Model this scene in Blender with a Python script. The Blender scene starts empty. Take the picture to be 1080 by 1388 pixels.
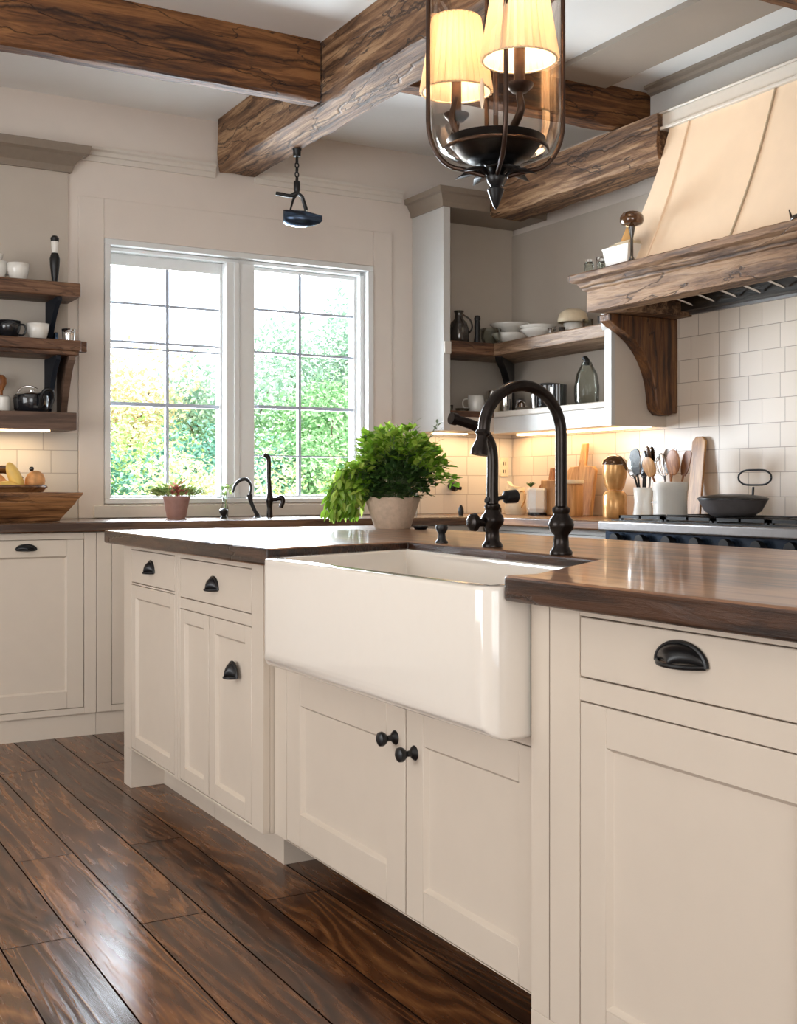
import bpy, math, random
from mathutils import Vector, Matrix
random.seed(7)
sc = bpy.context.scene
COL = sc.collection
R = math.radians
PI = math.pi

# ------------------------------------------------------------------ camera
cam_d = bpy.data.cameras.new('camera')
cam = bpy.data.objects.new('camera', cam_d); COL.objects.link(cam)
cam.location = (0, 0, 1.08)
cam.rotation_euler = (R(90), 0, R(-29.69))
cam_d.sensor_width = 36; cam_d.sensor_fit = 'AUTO'
cam_d.lens = 1600.0 / 1388.0 * 36.0
cam_d.shift_y = -(694 - 661) / 1388.0
cam_d.clip_start = 0.02
sc.camera = cam

# ------------------------------------------------------------------ view, world, lights
vs = sc.view_settings
vs.view_transform = 'Standard'; vs.look = 'None'; vs.gamma = 1.0; vs.use_curve_mapping = False
vs.exposure = 0.22
w = bpy.data.worlds.new('sky_world'); sc.world = w; w.use_nodes = True
bg = w.node_tree.nodes['Background']
bg.inputs[0].default_value = (0.80, 0.90, 1.0, 1); bg.inputs[1].default_value = 2.6

def lamp(kind, name, loc, energy, color=(1, 1, 1), rot=(0, 0, 0), size=None, size_y=None, radius=None):
    d = bpy.data.lights.new(name, kind); d.energy = energy; d.color = color
    if kind == 'AREA':
        d.shape = 'RECTANGLE'; d.size = size; d.size_y = size_y or size
    if radius is not None: d.shadow_soft_size = radius
    o = bpy.data.objects.new(name, d); COL.objects.link(o); o.location = loc; o.rotation_euler = rot
    return o
sun = lamp('SUN', 'sun', (0, 0, 10), 7.5, (1.0, 0.95, 0.84), (R(38), 0, R(18)))
sun.data.angle = R(1.5)
# daylight through the visible window; the back and left lamps are added fill
lamp('AREA', 'window_daylight', (2.35, 6.28, 1.60), 200, (0.82, 0.91, 1.0), (R(-112), 0, 0), 1.4, 1.2)
lamp('AREA', 'added_fill_back', (-1.0, -2.35, 1.35), 52, (1.0, 0.92, 0.83), (R(112), 0, R(0)), 3.0, 2.1)
lamp('AREA', 'added_fill_left', (-2.35, 2.6, 1.4), 52, (1.0, 0.95, 0.90), (R(112), 0, R(-90)), 2.6, 1.8)

sp = lamp('SPOT', 'added_hood_spot', (2.85, 3.75, 2.93), 11, (1.0, 0.66, 0.36), radius=.16)  # unseen warm spot, added to brighten the hood
sp.data.spot_size = R(95); sp.data.spot_blend = .8
sp.rotation_euler = (Vector((3.6, 3.72, 2.25)) - Vector((2.85, 3.75, 2.93))).to_track_quat('-Z', 'Y').to_euler()
# ------------------------------------------------------------------ materials
def newmat(name):
    m = bpy.data.materials.new(name); m.use_nodes = True
    nt = m.node_tree; b = nt.nodes['Principled BSDF']
    return m, nt, b
def N(nt, t, **kw):
    n = nt.nodes.new(t)
    for k, v in kw.items():
        if hasattr(n, k): setattr(n, k, v)
        else: n.inputs[k.replace('_', ' ')].default_value = v
    return n
def L(nt, a, b): nt.links.new(a, b)
def ramp(nt, fac, stops):
    r = nt.nodes.new('ShaderNodeValToRGB'); e = r.color_ramp.elements
    e[0].position = stops[0][0]; e[0].color = (*stops[0][1], 1)
    e[1].position = stops[-1][0]; e[1].color = (*stops[-1][1], 1)
    for p, c in stops[1:-1]:
        x = e.new(p); x.color = (*c, 1)
    L(nt, fac, r.inputs[0]); return r
def plain(name, col, rough=0.5, metal=0.0, coat=0.0, bump=0.0, bscale=40, vary=0.06, spec=0.5, ior=None):
    m, nt, b = newmat(name)
    tc = N(nt, 'ShaderNodeTexCoord'); no = N(nt, 'ShaderNodeTexNoise'); no.inputs['Scale'].default_value = bscale
    no.inputs['Detail'].default_value = 4
    L(nt, tc.outputs['Object'], no.inputs['Vector'])
    r = ramp(nt, no.outputs['Fac'], [(0.3, tuple(c * (1 - vary) for c in col)), (0.7, tuple(min(1, c * (1 + vary)) for c in col))])
    L(nt, r.outputs[0], b.inputs['Base Color'])
    b.inputs['Roughness'].default_value = rough; b.inputs['Metallic'].default_value = metal
    b.inputs['Coat Weight'].default_value = coat; b.inputs['Specular IOR Level'].default_value = spec
    if bump:
        bp = N(nt, 'ShaderNodeBump'); bp.inputs['Strength'].default_value = bump; bp.inputs['Distance'].default_value = 0.004
        L(nt, no.outputs['Fac'], bp.inputs['Height']); L(nt, bp.outputs[0], b.inputs['Normal'])
    return m
def wood(name, dark, mid, light, axis='Y', scale=1.0, rough=0.5, crack=0.0, coat=0.0, bump=0.4, grain=1.0, tone=(0.25, 0.5, 0.75), lines=()):
    m, nt, b = newmat(name)
    tc = N(nt, 'ShaderNodeTexCoord'); mp = N(nt, 'ShaderNodeMapping')
    s = {'X': (0.08, 1, 1), 'Y': (1, 0.08, 1), 'Z': (1, 1, 0.08)}[axis]
    mp.inputs['Scale'].default_value = tuple(v * scale for v in s)
    L(nt, tc.outputs['Object'], mp.inputs['Vector'])
    n1 = N(nt, 'ShaderNodeTexNoise'); n1.inputs['Scale'].default_value = 38 * grain; n1.inputs['Detail'].default_value = 9
    n1.inputs['Distortion'].default_value = 0.7; n1.inputs['Roughness'].default_value = 0.65
    n2 = N(nt, 'ShaderNodeTexNoise'); n2.inputs['Scale'].default_value = 6; n2.inputs['Detail'].default_value = 4
    n2.inputs['Distortion'].default_value = 1.1
    L(nt, mp.outputs[0], n1.inputs['Vector']); L(nt, mp.outputs[0], n2.inputs['Vector'])
    mx = N(nt, 'ShaderNodeMath', operation='MULTIPLY_ADD'); mx.inputs[1].default_value = 0.55
    mb = N(nt, 'ShaderNodeMath', operation='MULTIPLY'); mb.inputs[1].default_value = 0.45
    L(nt, n2.outputs['Fac'], mb.inputs[0]); L(nt, n1.outputs['Fac'], mx.inputs[0]); L(nt, mb.outputs[0], mx.inputs[2])
    mr = N(nt, 'ShaderNodeMapRange'); mr.inputs[1].default_value = 0.33; mr.inputs[2].default_value = 0.67
    L(nt, mx.outputs[0], mr.inputs[0])
    r = ramp(nt, mr.outputs[0], [(tone[0], dark), (tone[1], mid), (tone[2], light)])
    out = r.outputs[0]; h = mr.outputs[0]
    if crack:
        m2 = N(nt, 'ShaderNodeMapping')
        s2 = {'X': (0.22, 1, 1), 'Y': (1, 0.22, 1), 'Z': (1, 1, 0.22)}[axis]
        m2.inputs['Scale'].default_value = s2; m2.inputs['Location'].default_value = (3.1, 1.7, 0.4)
        L(nt, tc.outputs['Object'], m2.inputs['Vector'])
        n3 = N(nt, 'ShaderNodeTexNoise'); n3.inputs['Scale'].default_value = 5.0; n3.inputs['Detail'].default_value = 7
        n3.inputs['Distortion'].default_value = 0.6
        L(nt, m2.outputs[0], n3.inputs['Vector'])
        sb = N(nt, 'ShaderNodeMath', operation='SUBTRACT'); sb.inputs[1].default_value = 0.5
        ab = N(nt, 'ShaderNodeMath', operation='ABSOLUTE')
        L(nt, n3.outputs['Fac'], sb.inputs[0]); L(nt, sb.outputs[0], ab.inputs[0])
        cr = N(nt, 'ShaderNodeMapRange'); cr.inputs[1].default_value = 0.001; cr.inputs[2].default_value = 0.0075
        L(nt, ab.outputs[0], cr.inputs[0])
        # knots
        vo = N(nt, 'ShaderNodeTexVoronoi'); vo.inputs['Scale'].default_value = 3.2
        L(nt, m2.outputs[0], vo.inputs['Vector'])
        kr = N(nt, 'ShaderNodeMapRange'); kr.inputs[1].default_value = 0.03; kr.inputs[2].default_value = 0.10
        L(nt, vo.outputs['Distance'], kr.inputs[0])
        mm = N(nt, 'ShaderNodeMath', operation='MINIMUM'); L(nt, cr.outputs[0], mm.inputs[0]); L(nt, kr.outputs[0], mm.inputs[1])
        sxyz = N(nt, 'ShaderNodeSeparateXYZ'); L(nt, tc.outputs['Object'], sxyz.inputs[0])
        for (ci, cc, amp, wd) in lines:          # long drying cracks that wander along the beam
            n4 = N(nt, 'ShaderNodeTexNoise', noise_dimensions='1D'); n4.inputs['Scale'].default_value = 1.9; n4.inputs['Detail'].default_value = 6
            n4.inputs['Roughness'].default_value = 0.6
            off = N(nt, 'ShaderNodeMath', operation='ADD'); off.inputs[1].default_value = 7.3 * (cc + .3)
            L(nt, sxyz.outputs['XYZ'.index(axis)], off.inputs[0]); L(nt, off.outputs[0], n4.inputs['W'])
            wv = N(nt, 'ShaderNodeMath', operation='MULTIPLY_ADD'); wv.inputs[1].default_value = amp * 2; wv.inputs[2].default_value = cc - amp
            L(nt, n4.outputs['Fac'], wv.inputs[0])
            df = N(nt, 'ShaderNodeMath', operation='SUBTRACT'); L(nt, sxyz.outputs[ci], df.inputs[0]); L(nt, wv.outputs[0], df.inputs[1])
            aa = N(nt, 'ShaderNodeMath', operation='ABSOLUTE'); L(nt, df.outputs[0], aa.inputs[0])
            wn = N(nt, 'ShaderNodeMath', operation='MULTIPLY'); wn.inputs[1].default_value = wd * 2; L(nt, n1.outputs['Fac'], wn.inputs[0])
            lr = N(nt, 'ShaderNodeMapRange'); lr.inputs[1].default_value = 0.0; L(nt, wn.outputs[0], lr.inputs[2]); L(nt, aa.outputs[0], lr.inputs[0])
            m9 = N(nt, 'ShaderNodeMath', operation='MINIMUM'); L(nt, mm.outputs[0], m9.inputs[0]); L(nt, lr.outputs[0], m9.inputs[1]); mm = m9
        mix = N(nt, 'ShaderNodeMix', data_type='RGBA')
        mix.inputs[6].default_value = (dark[0] * 0.25, dark[1] * 0.22, dark[2] * 0.2, 1)
        inv = N(nt, 'ShaderNodeMapRange'); inv.inputs[3].default_value = 1 - crack; inv.inputs[4].default_value = 1
        L(nt, mm.outputs[0], inv.inputs[0]); L(nt, inv.outputs[0], mix.inputs[0]); L(nt, out, mix.inputs[7]); out = mix.outputs[2]
        hm = N(nt, 'ShaderNodeMath', operation='MULTIPLY'); L(nt, h, hm.inputs[0]); L(nt, mm.outputs[0], hm.inputs[1]); h = hm.outputs[0]
    L(nt, out, b.inputs['Base Color'])
    b.inputs['Roughness'].default_value = rough; b.inputs['Coat Weight'].default_value = coat
    b.inputs['Coat Roughness'].default_value = 0.07
    bp = N(nt, 'ShaderNodeBump'); bp.inputs['Strength'].default_value = bump; bp.inputs['Distance'].default_value = 0.006
    L(nt, h, bp.inputs['Height']); L(nt, bp.outputs[0], b.inputs['Normal'])
    return m
def clear_glass(name, tint=(1, 1, 1), refl=0.9, rough=0.02):
    m, nt, b = newmat(name); nt.nodes.remove(b)
    out = nt.nodes['Material Output']
    t = N(nt, 'ShaderNodeBsdfTransparent'); t.inputs[0].default_value = (*tint, 1)
    g = N(nt, 'ShaderNodeBsdfGlossy'); g.inputs['Roughness'].default_value = rough
    lw = N(nt, 'ShaderNodeLayerWeight'); lw.inputs[0].default_value = 0.25
    mu = N(nt, 'ShaderNodeMath', operation='MULTIPLY'); mu.inputs[1].default_value = refl
    L(nt, lw.outputs['Fresnel'], mu.inputs[0])
    mx = N(nt, 'ShaderNodeMixShader'); L(nt, mu.outputs[0], mx.inputs[0]); L(nt, t.outputs[0], mx.inputs[1]); L(nt, g.outputs[0], mx.inputs[2])
    L(nt, mx.outputs[0], out.inputs[0]); return m
def emit(name, col, strength):
    m, nt, b = newmat(name)
    b.inputs['Base Color'].default_value = (*col, 1)
    b.inputs['Emission Color'].default_value = (*col, 1); b.inputs['Emission Strength'].default_value = strength
    return m
def foliage(name, c1, c2, c3, trans=0.35, rough=0.5):
    m, nt, b = newmat(name)
    g = N(nt, 'ShaderNodeNewGeometry')
    r = ramp(nt, g.outputs['Random Per Island'], [(0.0, c1), (0.5, c2), (1.0, c3)])
    L(nt, r.outputs[0], b.inputs['Base Color']); b.inputs['Roughness'].default_value = rough
    out = nt.nodes['Material Output']
    t = N(nt, 'ShaderNodeBsdfTranslucent'); L(nt, r.outputs[0], t.inputs[0])
    mx = N(nt, 'ShaderNodeMixShader'); mx.inputs[0].default_value = trans
    L(nt, b.outputs[0], mx.inputs[1]); L(nt, t.outputs[0], mx.inputs[2]); L(nt, mx.outputs[0], out.inputs[0])
    return m
def tile(name, axis, c1, c2, mortar, z0=0.93, bw=0.185, rh=0.11):
    m, nt, b = newmat(name)
    tc = N(nt, 'ShaderNodeTexCoord'); sp = N(nt, 'ShaderNodeSeparateXYZ'); L(nt, tc.outputs['Object'], sp.inputs[0])
    a = N(nt, 'ShaderNodeMath', operation='SUBTRACT'); a.inputs[1].default_value = z0; L(nt, sp.outputs[2], a.inputs[0])
    cb = N(nt, 'ShaderNodeCombineXYZ'); L(nt, sp.outputs[axis], cb.inputs[0]); L(nt, a.outputs[0], cb.inputs[1])
    br = N(nt, 'ShaderNodeTexBrick'); L(nt, cb.outputs[0], br.inputs['Vector'])
    br.inputs['Scale'].default_value = 1; br.inputs['Brick Width'].default_value = bw; br.inputs['Row Height'].default_value = rh
    br.inputs['Mortar Size'].default_value = 0.0016; br.inputs['Mortar Smooth'].default_value = 0.15; br.inputs['Bias'].default_value = 0
    br.inputs['Color1'].default_value = (*c1, 1); br.inputs['Color2'].default_value = (*c2, 1); br.inputs['Mortar'].default_value = (*mortar, 1)
    br.offset = 0.43; br.squash = 0.72; br.squash_frequency = 2
    L(nt, br.outputs[0], b.inputs['Base Color']); b.inputs['Roughness'].default_value = 0.30
    bp = N(nt, 'ShaderNodeBump', invert=True); bp.inputs['Strength'].default_value = 0.6; bp.inputs['Distance'].default_value = 0.003
    no = N(nt, 'ShaderNodeTexNoise'); no.inputs['Scale'].default_value = 14; L(nt, tc.outputs['Object'], no.inputs['Vector'])
    ad = N(nt, 'ShaderNodeMath', operation='MULTIPLY_ADD'); ad.inputs[1].default_value = 0.18
    L(nt, no.outputs['Fac'], ad.inputs[0]); L(nt, br.outputs['Fac'], ad.inputs[2])
    L(nt, ad.outputs[0], bp.inputs['Height']); L(nt, bp.outputs[0], b.inputs['Normal'])
    return m
def plank_floor():
    m, nt, b = newmat('floor_planks')
    tc = N(nt, 'ShaderNodeTexCoord'); sp = N(nt, 'ShaderNodeSeparateXYZ'); L(nt, tc.outputs['Object'], sp.inputs[0])
    cb = N(nt, 'ShaderNodeCombineXYZ'); L(nt, sp.outputs[1], cb.inputs[0])
    ax = N(nt, 'ShaderNodeMath', operation='ADD'); ax.inputs[1].default_value = 4.784; L(nt, sp.outputs[0], ax.inputs[0]); L(nt, ax.outputs[0], cb.inputs[1])
    br = N(nt, 'ShaderNodeTexBrick'); L(nt, cb.outputs[0], br.inputs['Vector'])
    br.inputs['Scale'].default_value = 1; br.inputs['Brick Width'].default_value = 1.75; br.inputs['Row Height'].default_value = 0.167
    br.inputs['Mortar Size'].default_value = 0.0024; br.inputs['Mortar Smooth'].default_value = 0.3; br.inputs['Bias'].default_value = 0
    br.inputs['Color1'].default_value = (0, 0, 0, 1); br.inputs['Color2'].default_value = (1, 1, 1, 1); br.inputs['Mortar'].default_value = (0.5, 0.5, 0.5, 1)
    br.offset = 0.37; br.offset_frequency = 2
    # grain coordinates, shifted per plank
    sc_ = N(nt, 'ShaderNodeMath', operation='MULTIPLY'); sc_.inputs[1].default_value = 17.3; L(nt, br.outputs[0], sc_.inputs[0])
    gy = N(nt, 'ShaderNodeMath', operation='MULTIPLY_ADD'); gy.inputs[1].default_value = 0.085; L(nt, sp.outputs[1], gy.inputs[0]); L(nt, sc_.outputs[0], gy.inputs[2])
    gc = N(nt, 'ShaderNodeCombineXYZ'); L(nt, sp.outputs[0], gc.inputs[0]); L(nt, gy.outputs[0], gc.inputs[1]); L(nt, sc_.outputs[0], gc.inputs[2])
    n0 = N(nt, 'ShaderNodeTexNoise'); n0.inputs['Scale'].default_value = 4.2; n0.inputs['Detail'].default_value = 3; n0.inputs['Distortion'].default_value = 0.8
    L(nt, gc.outputs[0], n0.inputs['Vector'])
    # contour rings of the low noise make the cathedral figure
    mu = N(nt, 'ShaderNodeMath', operation='MULTIPLY'); mu.inputs[1].default_value = 17.0; L(nt, n0.outputs['Fac'], mu.inputs[0])
    fr = N(nt, 'ShaderNodeMath', operation='PINGPONG'); fr.inputs[1].default_value = 0.5; L(nt, mu.outputs[0], fr.inputs[0])
    n1 = N(nt, 'ShaderNodeTexNoise'); n1.inputs['Scale'].default_value = 60; n1.inputs['Detail'].default_value = 6; n1.inputs['Distortion'].default_value = 0.4
    L(nt, gc.outputs[0], n1.inputs['Vector'])
    m1 = N(nt, 'ShaderNodeMath', operation='MULTIPLY_ADD'); m1.inputs[1].default_value = 0.62; L(nt, fr.outputs[0], m1.inputs[0])
    m2 = N(nt, 'ShaderNodeMath', operation='MULTIPLY'); m2.inputs[1].default_value = 0.62; L(nt, n1.outputs['Fac'], m2.inputs[0]); L(nt, m2.outputs[0], m1.inputs[2])
    m3 = N(nt, 'ShaderNodeMath', operation='MULTIPLY_ADD'); m3.inputs[1].default_value = 0.26; L(nt, br.outputs[0], m3.inputs[0]); L(nt, m1.outputs[0], m3.inputs[2])
    r = ramp(nt, m3.outputs[0], [(0.30, (0.016, 0.005, 0.002)), (0.46, (0.056, 0.018, 0.006)), (0.66, (0.125, 0.046, 0.015)), (0.90, (0.30, 0.125, 0.042))])
    mix = N(nt, 'ShaderNodeMix', data_type='RGBA'); mix.inputs[7].default_value = (0.006, 0.003, 0.002, 1)
    L(nt, br.outputs['Fac'], mix.inputs[0]); L(nt, r.outputs[0], mix.inputs[6]); L(nt, mix.outputs[2], b.inputs['Base Color'])
    rr = N(nt, 'ShaderNodeMapRange'); rr.inputs[3].default_value = 0.14; rr.inputs[4].default_value = 0.36
    L(nt, n1.outputs['Fac'], rr.inputs[0]); rg = N(nt, 'ShaderNodeMath', operation='MAXIMUM'); L(nt, rr.outputs[0], rg.inputs[0]); L(nt, br.outputs['Fac'], rg.inputs[1]); L(nt, rg.outputs[0], b.inputs['Roughness'])
    sg = N(nt, 'ShaderNodeMapRange'); sg.inputs[3].default_value = 0.42; sg.inputs[4].default_value = 0.0; L(nt, br.outputs['Fac'], sg.inputs[0]); L(nt, sg.outputs[0], b.inputs['Specular IOR Level'])
    hb = N(nt, 'ShaderNodeMath', operation='SUBTRACT'); L(nt, m1.outputs[0], hb.inputs[0]); L(nt, br.outputs['Fac'], hb.inputs[1])
    bp = N(nt, 'ShaderNodeBump'); bp.inputs['Strength'].default_value = 0.22; bp.inputs['Distance'].default_value = 0.003
    L(nt, hb.outputs[0], bp.inputs['Height']); L(nt, bp.outputs[0], b.inputs['Normal'])
    return m

M = {}
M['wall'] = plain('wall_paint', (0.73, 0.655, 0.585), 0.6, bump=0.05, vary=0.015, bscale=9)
M['niche'] = plain('niche_shaded', (0.52, 0.46, 0.39), 0.6, bump=0.05, vary=0.015, bscale=9)  # darker than the wall: shade of the niche put into the colour
M['ceil'] = plain('ceiling_paint', (0.86, 0.85, 0.82), 0.7, vary=0.012, bscale=5)
M['band'] = plain('ceiling_band_taupe', (0.34, 0.29, 0.24), 0.6, vary=0.02, bscale=5)
M['trim'] = plain('trim_paint', (0.68, 0.63, 0.56), 0.4, vary=0.015)
M['crown'] = plain('crown_taupe', (0.25, 0.20, 0.155), 0.4, vary=0.04)
M['frame'] = plain('window_frame_paint', (0.76, 0.77, 0.76), 0.3, vary=0.01)
M['muntin'] = plain('muntin_paint', (0.42, 0.46, 0.54), 0.35, vary=0.03)
M['cab'] = plain('cabinet_paint', (0.62, 0.535, 0.445), 0.36, vary=0.012, bscale=14)
M['cabw'] = plain('cabinet_white_and_lit', (0.56, 0.55, 0.525), 0.35, vary=0.01)  # white paint; also window light as colour on the corner shelf's window-facing sides
M['floor'] = plank_floor()
M['beamX'] = wood('old_beam_across', (0.035, 0.011, 0.003), (0.140, 0.052, 0.014), (0.28, 0.12, 0.038), 'X', 1.0, 0.65, 0.85, bump=0.8, lines=((2, .145, .06, .009), (2, .06, .06, .004)))
M['beamY'] = wood('old_beam_along', (0.060, 0.026, 0.010), (0.20, 0.100, 0.045), (0.42, 0.255, 0.135), 'Y', 1.0, 0.65, 0.85, bump=0.8, lines=((2, .15, .07, .008), (0, .0, .10, .010)))
M['mantel'] = wood('mantel_wood', (0.085, 0.040, 0.018), (0.24, 0.130, 0.065), (0.40, 0.24, 0.13), 'Y', 1.0, 0.6, 0.8, bump=0.7, lines=((2, .112, .012, .007),))
M['corbel'] = wood('corbel_wood', (0.030, 0.010, 0.003), (0.115, 0.042, 0.012), (0.22, 0.095, 0.030), 'Z', 1.2, 0.45, 0.7, bump=0.6)
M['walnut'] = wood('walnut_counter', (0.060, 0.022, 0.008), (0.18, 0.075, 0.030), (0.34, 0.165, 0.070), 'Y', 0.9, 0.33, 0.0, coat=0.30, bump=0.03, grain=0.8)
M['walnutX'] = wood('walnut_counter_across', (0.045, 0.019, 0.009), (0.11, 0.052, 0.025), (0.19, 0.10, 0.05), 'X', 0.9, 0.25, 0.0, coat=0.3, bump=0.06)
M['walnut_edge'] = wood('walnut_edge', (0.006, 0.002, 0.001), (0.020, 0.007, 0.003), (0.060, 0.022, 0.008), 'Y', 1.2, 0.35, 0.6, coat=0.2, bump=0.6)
M['shelfX'] = wood('shelf_wood_across', (0.045, 0.018, 0.008), (0.13, 0.058, 0.028), (0.22, 0.115, 0.06), 'X', 1.3, 0.5, 0.5, bump=0.5)
M['shelfY'] = wood('shelf_wood_along', (0.12, 0.065, 0.034), (0.26, 0.16, 0.095), (0.40, 0.27, 0.175), 'Y', 1.3, 0.5, 0.6, bump=0.5)
M['shelfbox'] = wood('shelf_box_brown', (0.075, 0.042, 0.028), (0.12, 0.070, 0.047), (0.165, 0.10, 0.07), 'X', 1.0, 0.5, bump=0.1)
M['board'] = wood('cutting_board_wood', (0.30, 0.13, 0.04), (0.48, 0.24, 0.085), (0.64, 0.37, 0.15), 'Z', 1.0, 0.4, bump=0.08)
M['spoon'] = wood('spoon_wood', (0.16, 0.055, 0.018), (0.32, 0.12, 0.04), (0.48, 0.21, 0.08), 'Z', 2.0, 0.4, bump=0.1)
M['bowlwood'] = wood('dough_bowl_wood', (0.055, 0.022, 0.008), (0.17, 0.072, 0.026), (0.33, 0.155, 0.06), 'X', 1.5, 0.35, 0.4, coat=0.2, bump=0.3)
M['sink'] = plain('fireclay', (0.80, 0.74, 0.665), 0.10, coat=0.6, vary=0.005)
M['bronze'] = plain('oil_rubbed_bronze', (0.022, 0.017, 0.015), 0.26, metal=0.75, vary=0.3, bscale=60)
M['black'] = plain('black_iron', (0.012, 0.012, 0.013), 0.34, metal=0.3, vary=0.2)
M['rod'] = plain('bronze_rod', (0.06, 0.035, 0.025), 0.32, metal=0.7, vary=0.2)
M['matte'] = plain('matte_black_iron', (0.010, 0.013, 0.020), 0.7, vary=0.1, spec=0.2)
M['bluesteel'] = plain('blued_steel', (0.05, 0.075, 0.12), 0.22, metal=0.8, vary=0.2)
M['steel'] = plain('steel', (0.26, 0.245, 0.24), 0.38, metal=0.9, vary=0.05)
M['chrome'] = plain('chrome', (0.72, 0.70, 0.68), 0.10, metal=1.0, vary=0.05)
M['white'] = plain('white_glaze', (0.80, 0.775, 0.72), 0.15, coat=0.4, vary=0.01)
M['cream'] = plain('cream_glaze', (0.72, 0.60, 0.42), 0.3, vary=0.06)
M['blackglaze'] = plain('black_glaze', (0.010, 0.011, 0.014), 0.15, coat=0.5)
M['gold'] = plain('copper_gold', (0.66, 0.36, 0.13), 0.24, metal=0.35, vary=0.2, bscale=25)
M['darkglass'] = plain('smoked_glass', (0.05, 0.042, 0.036), 0.08, metal=0.25, coat=0.8)
M['amber'] = plain('brown_glass', (0.10, 0.045, 0.018), 0.08, metal=0.2, coat=0.8)
M['glass'] = clear_glass('clear_glass')
M['wareglass'] = clear_glass('ware_glass', (0.92, 0.94, 0.92), 0.75)
M['lampglass'] = clear_glass('lantern_glass', (0.93, 0.88, 0.83), 0.55)
M['pot'] = plain('stone_planter', (0.56, 0.42, 0.31), 0.75, bump=0.3, bscale=60, vary=0.1)
M['terra'] = plain('terracotta_pink', (0.34, 0.19, 0.16), 0.7, vary=0.08)
M['soil'] = plain('soil', (0.03, 0.02, 0.012), 0.9, bump=0.5)
M['stem'] = plain('stem_green', (0.10, 0.15, 0.05), 0.6)
M['bark'] = plain('bark', (0.18, 0.13, 0.10), 0.9, bump=0.4)
M['plaster'] = plain('hood_plaster', (0.85, 0.67, 0.49), 0.6, bump=0.08, bscale=12, vary=0.02)
M['seam'] = plain('hood_seam_paint', (0.46, 0.36, 0.24), 0.6)
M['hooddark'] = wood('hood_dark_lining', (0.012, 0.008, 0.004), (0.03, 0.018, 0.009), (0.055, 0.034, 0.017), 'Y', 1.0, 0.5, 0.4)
M['pan'] = plain('grey_pan_enamel', (0.16, 0.145, 0.145), 0.35, metal=0.2)
M['bread'] = plain('bread', (0.62, 0.30, 0.11), 0.7, bump=0.3, vary=0.3, bscale=30)
M['banana'] = plain('banana_yellow', (0.80, 0.52, 0.13), 0.45, vary=0.12, bscale=20)
M['tileX'] = tile('tile_hood_wall', 1, (0.69, 0.585, 0.48), (0.65, 0.545, 0.44), (0.34, 0.26, 0.20))
M['tileY'] = tile('tile_window_wall', 0, (0.66, 0.62, 0.56), (0.63, 0.58, 0.52), (0.36, 0.32, 0.28), bw=0.22)
M['ledlight'] = emit('under_cabinet_led', (1.0, 0.74, 0.42), 5.0)
M['down'] = emit('downlight_lens', (1.0, 0.93, 0.82), 4.0)
M['bulb'] = emit('bulb_glow', (1.0, 0.80, 0.52), 30.0)
M['plate'] = plain('outlet_plate', (0.72, 0.62, 0.46), 0.4)
M['plantleaf'] = foliage('plant_leaves', (0.12, 0.27, 0.02), (0.30, 0.52, 0.05), (0.60, 0.74, 0.17), 0.5, 0.35)
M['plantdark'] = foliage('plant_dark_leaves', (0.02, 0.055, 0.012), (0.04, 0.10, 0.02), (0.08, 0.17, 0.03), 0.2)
M['succ'] = foliage('succulent_green', (0.16, 0.27, 0.10), (0.30, 0.42, 0.12), (0.45, 0.52, 0.20), 0.2)
M['succred'] = foliage('succulent_red', (0.45, 0.12, 0.10), (0.60, 0.25, 0.18), (0.40, 0.20, 0.14), 0.2)
M['sprig'] = foliage('sprig_leaves', (0.18, 0.24, 0.15), (0.25, 0.31, 0.20), (0.30, 0.34, 0.24), 0.2)
M['grass'] = plain('lawn', (0.22, 0.34, 0.10), 0.9, vary=0.3, bscale=8)

# shade material: light of the bulb glows through the cloth
def shade_mat():
    m, nt, b = newmat('pleated_shade_cloth'); out = nt.nodes['Material Output']
    b.inputs['Base Color'].default_value = (0.90, 0.76, 0.55, 1); b.inputs['Roughness'].default_value = 0.8
    t = N(nt, 'ShaderNodeBsdfTranslucent'); t.inputs[0].default_value = (0.96, 0.84, 0.70, 1)
    mx = N(nt, 'ShaderNodeMixShader'); mx.inputs[0].default_value = 0.6
    L(nt, b.outputs[0], mx.inputs[1]); L(nt, t.outputs[0], mx.inputs[2]); L(nt, mx.outputs[0], out.inputs[0])
    return m
M['shade'] = shade_mat()

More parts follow.
